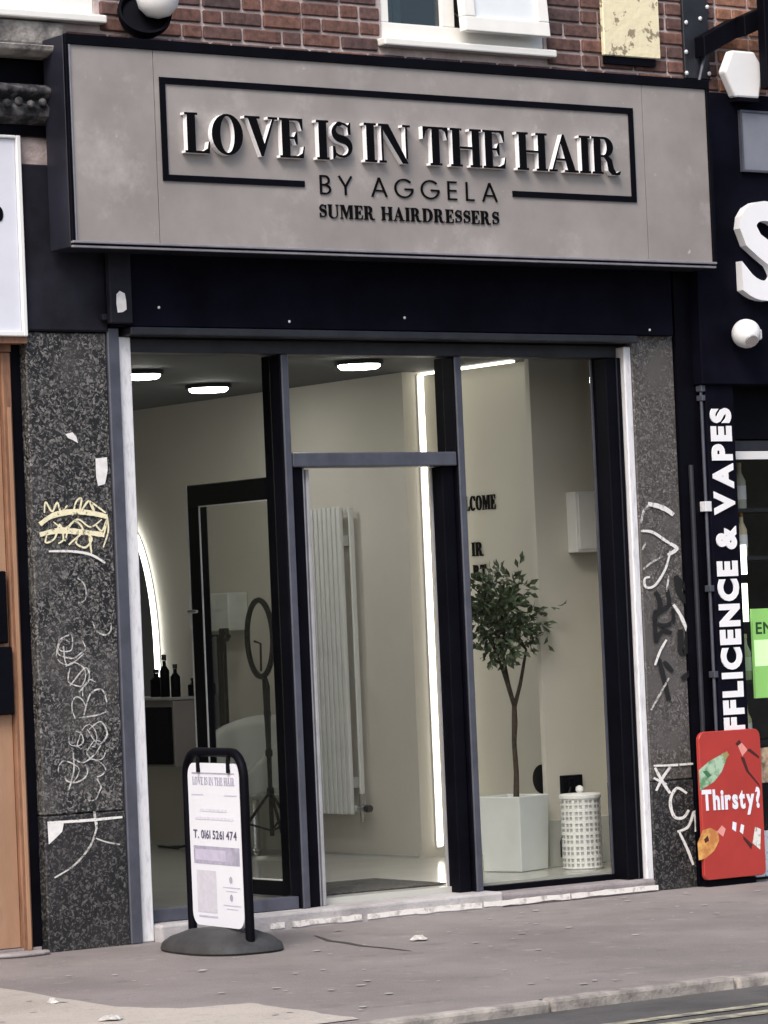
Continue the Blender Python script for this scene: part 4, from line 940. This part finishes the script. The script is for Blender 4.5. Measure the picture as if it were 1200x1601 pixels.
# iron bracket and hexagonal lamp
t = thing('iron_bracket', (2.17, -.05, 4.25), 'rusty black iron wall bracket at the top right', 'bracket')
P = pix(-.02)
a_, b_ = at(1072, 10, Y=-.01), at(1112, 126, Y=-.01)
MB().box(a_.x-.04, b_.x-.02, -.026, -.006, b_.z, 4.72).build('back_plate', m_framed, t, bevel=.003)
arm = [at(1086, 76, Y=-.03), at(1150, 44, Y=-.10), at(1205, 22, Y=-.16)]
mb = MB()
for i in range(2):
    A_, B_ = arm[i], arm[i+1]
    mb.prism([(A_.x, A_.z-.055), (B_.x, B_.z-.055), (B_.x, B_.z+.055), (A_.x, A_.z+.055)], lambda u, v, d, Y=(A_.y+B_.y)/2: (u, Y+d, v), -.04, .04)
mb.build('arm', m_black, t, bevel=.004)
MB().tube([at(1103, 72, Y=-.04), at(1097, 105, Y=-.04), at(1092, 128, Y=-.035)], .009, 6).build('conduit', m_frame, t)
for u, v in ((1076, 36), (1109, 12), (1076, 82), (1077, 115), (1112, 116), (1098, 30)):
    q = at(u, v, Y=-.027); MB().lathe([(.011, 0), (.012, .006), (.004, .011), (0, .011)], 8, (q.x-.02, -.0265, q.z), (0, -1, 0)).build('bolt', m_white_metal, t)
MB().box(at(1190, 60, Y=-.2).x, at(1190, 60, Y=-.2).x+.05, -.23, -.17, 4.18, 4.8).build('drop_post', m_black, t, bevel=.004)
h0 = at(1159, 118, Y=-.12)
t = thing('hexagon_lamp', (h0.x, -.1, h0.z-.12), 'white six-sided lamp standing on the black shop fascia', 'lamp')
hx = [(u, v) for u, v in ((-.145, .01), (-.085, .125), (.07, .125), (.13, .04), (.09, -.125), (-.075, -.125))]
MB().prism(hx, lambda u, v, d: (h0.x+u, -.12+d, h0.z+v), -.03, .03).build('shade', m_white, t, bevel=.012, seg=2)
MB().box(h0.x-.07, h0.x+.08, -.16, -.03, h0.z-.145, h0.z-.1255).build('foot', m_black, t)

# ================================================================== RIGHT NEIGHBOUR
rn = thing('neighbour_shopfront', (2.6, .1, 0), 'black off-licence shopfront at the right edge', 'shopfront')
MB().box(2.02, 4.2, -.09, .16, 2.62, 4.165).build('fascia', m_navy, rn, bevel=.004)
MB().box(1.908, 2.019, -.02, .36, .0, 4.12).box(2.0195, 2.255, -.015, .125, .0, 2.619).build('black_reveal', m_black, rn)
a_, b_ = at(1157, 176, Y=-.1), at(1210, 268, Y=-.1)
MB().box(a_.x, 4.0, -.104, -.091, b_.z, a_.z).build('grey_panel', M('grey_acrylic', (.20, .21, .245), .4, var=.08), rn)
MB().box(a_.x-.012, a_.x-.0005, -.112, -.091, b_.z-.012, a_.z+.012).box(a_.x, 4.0, -.112, -.091, a_.z+.0005, a_.z+.012).box(a_.x, 4.0, -.112, -.091, b_.z-.012, b_.z-.0005).build('panel_trim', m_frame, rn)
s0 = at(1160, 466, Y=-.13); s1 = at(1160, 312, Y=-.13)
font_text('S', wallfn(s0.x-.005, s0.z+.015, -.0915), .7, .05, m_letwhite, rn, offset=.022, width=.34, height=s1.z-s0.z-.02)
MB().box(2.256, 2.315, .02, .12, .0, 2.62).build('window_frame', m_framed, rn, bevel=.004)
for z in (2.28, .05): MB().box(2.316, 4.2, .05, .12, z, z+.05).build('window_rail', m_framed, rn)
MB().box(2.302, 4.2, .08, .086, .101, 2.279).build('pane', m_glass, rn)
MB().box(2.302, 4.2, .05, .11, 2.34, 2.619).build('shutter_box', m_black, rn)
MB().box(2.33, 4.2, .052, .07, 2.232, 2.275).build('pale_blind', m_white, rn)
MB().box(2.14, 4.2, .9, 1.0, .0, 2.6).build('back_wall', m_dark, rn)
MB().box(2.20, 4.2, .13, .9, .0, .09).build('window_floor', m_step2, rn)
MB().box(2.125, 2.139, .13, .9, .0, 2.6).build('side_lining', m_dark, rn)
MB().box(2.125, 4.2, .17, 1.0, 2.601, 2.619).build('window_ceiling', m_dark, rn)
for z in (1.98, 1.72, 1.05, .72): MB().box(2.21, 4.2, .30, .62, z-.02, z).build('shelf', m_framed, rn)
# vertical board
vb = thing('vertical_sign', (2.13, -.05, .75), 'tall narrow black sign reading OFFLICENCE & VAPES upwards', 'sign')
MB().box(2.06, 2.252, -.065, -.03, .40, 2.66).build('board', m_navy, vb, bevel=.003)
tz0, tz1 = at(1137, 1137, Y=-.066).z, at(1112, 638, Y=-.066).z
vt0 = tz0-.175
font_text('OFFLICENCE & VAPES', lambda u, v, d: (2.214-v, -.0655-d, vt0+u), .16, .006, m_letwhite, vb, offset=.0085, width=tz1-vt0, height=.134)
cp = thing('conduit_pipe', (2.03, -.05, .8), 'thin grey conduit pipe clipped beside the vertical black sign', 'pipe')
MB().tube([(2.045, -.045, 2.64), (2.045, -.045, .5)], .009, 8).build('pipe', m_frame, cp)
for z, s in ((2.60, .014), (1.98, .022), (2.55, .012), (1.55, .014), (1.1, .014)): MB().box(2.045-s, 2.045+s, -.066, -.02, z-s*1.2, z+s*1.2).build('clip', m_white_metal if s > .02 else m_frame, cp, bevel=.002)
MB().tube([(1.965, -.03, 2.2), (1.965, -.03, .45)], .014, 8).build('downpipe', m_framed, cp)
# camera on the fascia
c0 = at(1165, 522, Y=-.16)
t = thing('security_camera', (c0.x, -.1, c0.z), 'white dome security camera under the letter S', 'camera')
MB().lathe([(.06, .0), (.062, .03), (.05, .04)], 20, (c0.x+.03, -.092, c0.z), (0, -1, 0)).build('mount', m_white, t, smooth=True)
MB().lathe([(.0, -.078), (.045, -.066), (.072, -.03), (.078, .0), (.072, .03), (.045, .066), (0, .078)], 24, (c0.x-.005, -.17, c0.z), (-.45, -.75, -.3)).build('housing', m_white, t, smooth=True)
MB().lathe([(.034, .055), (.034, .082), (.0, .088)], 18, (c0.x-.005, -.17, c0.z), (-.2, -.75, -.55)).build('lens', m_chrome, t, smooth=True)
MB().box(c0.x+.02, c0.x+.13, -.15, -.095, c0.z-.03, c0.z+.03).build('arm', m_white, t, bevel=.012, seg=2)
# lit tubes and green poster in the window
for (u, v0, v1, lab) in ((1161, 852, 898, 'upper short white light tube inside the off-licence window'), (1163, 912, 972, 'lower greenish white light tube inside the off-licence window')):
    a_, b_ = at(u, v0, Y=.14), at(u, v1, Y=.14)
    o = MB().tube([(a_.x, .14, a_.z), (a_.x, .14, b_.z)], .016, 10).build('light_tube', EMIT('tube_'+('w' if v0 < 900 else 'g'), (.95, .98, 1.) if v0 < 900 else (.86, 1., .70), 2.5)); tag(o, lab, 'light tube', 'light tubes in the off-licence window')
a_, b_ = at(1174, 952, Y=.10), at(1174, 1092, Y=.10)
t = thing('green_poster', (a_.x+.2, .10, b_.z), 'bright green lit poster starting EN in the off-licence window', 'poster')
MB().box(a_.x, a_.x+.45, .095, .112, b_.z, a_.z).build('sheet', EMIT('green_lit', (.30, .62, .18), .32), t)
font_text('EN', wallfn(a_.x+.02, at(1180, 991, Y=.1).z, .0945), .1, .001, M('dark_green_ink', (.03, .10, .03), .6), t, offset=.002, height=.062)
MB().box(a_.x+.004, a_.x+.45, .0935, .0945, b_.z+.17, b_.z+.31).build('pale_patch', EMIT('pale_green_lit', (.62, .85, .48), .5), t)
# goods on the shelves
gm = [M('bottle_green', (.05, .16, .06), .2), M('bottle_amber', (.28, .13, .03), .2), M('bottle_clear', (.55, .56, .50), .2), M('bottle_dark', (.03, .025, .02), .2), M('pack_cream', (.62, .55, .38), .6)]
names = ['green', 'amber', 'clear', 'dark', 'cream']; pos = ['on the top shelf', 'on the second shelf', 'on the third shelf', 'on the lowest shelf']
rq = random.Random(21)
for si, z in enumerate((1.98, 1.72, 1.05, .72)):
    for k in range(5):
        gx = 2.30+k*.085+rq.uniform(-.01, .01); gy = .38+rq.uniform(-.03, .03); ci = (si*2+k*3+si//2) % 5; h = rq.uniform(.17, .25); r = rq.uniform(.028, .036)
        t = thing('shop_bottle', (gx, gy, z), '%s bottle %s of the off-licence window, %s from the left' % (names[ci], pos[si], ('first', 'second', 'third', 'fourth', 'fifth')[k]), 'bottle', 'bottles in the off-licence window')
        MB().lathe([(r*.95, .0005), (r, .01), (r, h*.6), (r*.4, h*.78), (r*.36, h*.9)], 14, (gx, gy, z)).build('body', gm[ci], t, smooth=True)
        MB().lathe([(r*.42, h*.905), (r*.42, h), (0, h+.001)], 10, (gx, gy, z)).build('cap', gm[(ci+2) % 5], t)
        if k % 2 == 0: MB().lathe([(r+.001, h*.2), (r+.001, h*.5)], 14, (gx, gy, z)).build('label', m_paper, t, smooth=True)
# posters low in the window
a_ = at(1176, 1250, Y=.03)
for (u, v0, v1, mat, lab) in ((1178, 1170, 1225, M('cream_card', (.55, .42, .28), .6, col2=(.16, .11, .08), scale=16, lo=.4, hi=.6), 'cream price card low in the off-licence window'), (1177, 1300, 1372, M('blue_white_card', (.62, .68, .72), .6, col2=(.12, .25, .32), scale=16, lo=.45, hi=.5), 'blue and white card at the foot of the off-licence window')):
    p0, p1 = at(u, v0, Y=.02), at(u, v1, Y=.02)
    o = MB().box(p0.x, p0.x+.4, .02, .03, p1.z, p0.z).build('window_card', mat, bevel=.002); tag(o, lab, 'card')

# red drinks board
rb = thing('drinks_board', (2.15, -.1, 0), 'red Thirsty? board with drink bottles leaning by the off-licence', 'sign')
a_, b_ = at(1089, 1150, Y=-.1), at(1183, 1368, Y=-.1); rx0, rx1, rz0, rz1 = a_.x, at(1190, 1250, Y=-.1).x, b_.z, at(1140, 1140, Y=-.1).z
pp = []
for cx_, cz_, a0 in ((rx1-.05, rz1-.05, 0), (rx0+.05, rz1-.05, 90), (rx0+.03, rz0+.03, 180), (rx1-.03, rz0+.03, 270)):
    r_ = .05 if cz_ > .5 else .03
    for k in range(6): an = math.radians(a0+90*k/5); pp.append((cx_+r_*math.cos(an), cz_+r_*math.sin(an)))
pp = [(u, v-(.012*math.sin(math.pi*(u-rx0)/(rx1-rx0)) if v > rz1-.02 else 0)) for u, v in pp]
pnl = MB().prism(pp, lambda u, v, d: (u, -.1-d, v), -.012, .012).build('panel', m_red, rb, bevel=.003)
MB().box(rx0+.05, rx1-.05, -.086, .015, -.002, .03).build('foot', m_black, rb)
def rp(pts, mat, d=.0125, name='print'): MB().add([(lambda q: (q.x, -.1-d, q.z))(at(u, v, Y=-.113)) for u, v in pts], [tuple(range(len(pts)))]).build(name, mat, pnl, kind='flat')
RG = pix(-.1135)
font_text('Thirsty?', lambda u, v, d: (at(1098, 1266, Y=-.113).x+u*.985+v*-.02, -.1130-d, at(1098, 1266, Y=-.113).z+v-u*.02), .12, .002, m_paper, pnl, name='print', offset=.0045, width=at(1190, 1266, Y=-.113).x-at(1098, 1266, Y=-.113).x, height=.105, joined=True)
mg = M('print_green', (.42, .58, .42), .5, col2=(.12, .28, .14), scale=24, lo=.4, hi=.55); my = M('print_orange', (.75, .42, .12), .5, col2=(.5, .2, .06), scale=22, lo=.4, hi=.6); mk = M('print_dark', (.06, .012, .01), .5); mpk = M('print_pink', (.72, .30, .26), .5, var=.15)
rp([(1092, 1204), (1108, 1190), (1126, 1180), (1132, 1176), (1138, 1180), (1134, 1190), (1128, 1206), (1116, 1222), (1094, 1236)], mg)
rp([(1128, 1180), (1136, 1174), (1139, 1180), (1134, 1188)], M('print_olive', (.35, .30, .12), .5), .0130)
rp([(1104, 1204), (1112, 1212), (1106, 1216), (1098, 1206)], M('print_deepgreen', (.05, .16, .07), .5), .0132)
rp([(1149, 1163), (1155, 1156), (1158, 1160), (1155, 1168)], mk); rp([(1153, 1166), (1159, 1161), (1168, 1172), (1160, 1182)], mpk, .0128)
rp([(1157, 1183), (1163, 1184), (1170, 1205), (1186, 1225), (1189, 1232), (1166, 1206)], mk); rp([(1166, 1172), (1172, 1170), (1186, 1182), (1186, 1186)], mk)
rp([(1092, 1345), (1090, 1318), (1098, 1298), (1110, 1294), (1122, 1300), (1124, 1314), (1116, 1330), (1102, 1342)], my); rp([(1120, 1300), (1128, 1290), (1134, 1296), (1130, 1308)], mpk, .0130)
rp([(1100, 1312), (1106, 1306), (1108, 1314), (1102, 1318)], mk, .0132)
rp([(1145, 1284), (1151, 1286), (1150, 1300), (1144, 1296)], m_paper); rp([(1158, 1288), (1163, 1290), (1161, 1304), (1156, 1300)], m_paper)
rp([(1161, 1306), (1176, 1320), (1174, 1328), (1162, 1312)], mk); rp([(1176, 1318), (1180, 1292), (1189, 1296), (1188, 1328)], M('print_label', (.75, .75, .70), .5, col2=(.3, .3, .3), scale=40, lo=.35, hi=.5))

# ================================================================== LITTER AND GUM
for (u, v, sx_, sy_, lab) in ((655, 1467, .09, .03, 'scrap of white paper lying on the pavement before the doorway'), (82, 1566, .05, .02, 'white paper scrap on the concrete at lower left'), (175, 1592, .11, .03, 'large pale paper scrap at the bottom left')):
    q = at(u, v, Z=.01); rr = random.Random(int(u)); mb = MB(); vs = [(q.x, q.y, .012+rr.uniform(.006, .016))]; n = 11
    for ring_, hh in ((.55, .016), (1.0, .006)):
        for k in range(n): an = 2*math.pi*k/n; f_ = ring_*rr.uniform(.6, 1.15); vs.append((q.x+sx_*.5*f_*math.cos(an), q.y+sy_*1.5*f_*math.sin(an), hh+rr.uniform(-.001, .012)*(1 if ring_ < 1 else .5)))
    fs = [(0, 1+k, 1+(k+1) % n) for k in range(n)]+[(1+k, 1+n+k, 1+n+(k+1) % n, 1+(k+1) % n) for k in range(n)]
    o = mb.add(vs, fs).build('litter', M('litter_paper', (.46, .44, .415), .9, var=.3, scale=40)); tag(o, lab, 'litter', 'litter on the pavement')
gum = MB(); rr = random.Random(9)
for i in range(150):
    gx, gy, r = rr.uniform(-3.6, 2.5), rr.uniform(-3.4, -.15), rr.uniform(.006, .02)
    gum.add([(gx+r*math.cos(k*math.pi/4)*rr.uniform(.8, 1.2), gy+r*math.sin(k*math.pi/4)*rr.uniform(.8, 1.2), .0062) for k in range(8)], [tuple(range(8))])
o = gum.build('chewing_gum', M('old_gum', (.36, .34, .34), .8, var=.3, scale=3), kind='stuff'); tag(o, 'flattened pale chewing gum spots on the pavement', 'gum')
# crack in the asphalt
cpts = [at(u, v, Z=.003) for u, v in ((492, 1462), (515, 1470), (540, 1473), (565, 1478), (600, 1481), (642, 1486))]
ck = MB().ribbon([(p.x, p.y) for p in cpts], [.012, .03, .035, .025, .022, .008], lambda u, v, d: (u, v, .0025)).build('pavement_crack', M('crack_dark', (.05, .045, .045), .95), kind='flat'); ck['kind'] = 'structure'
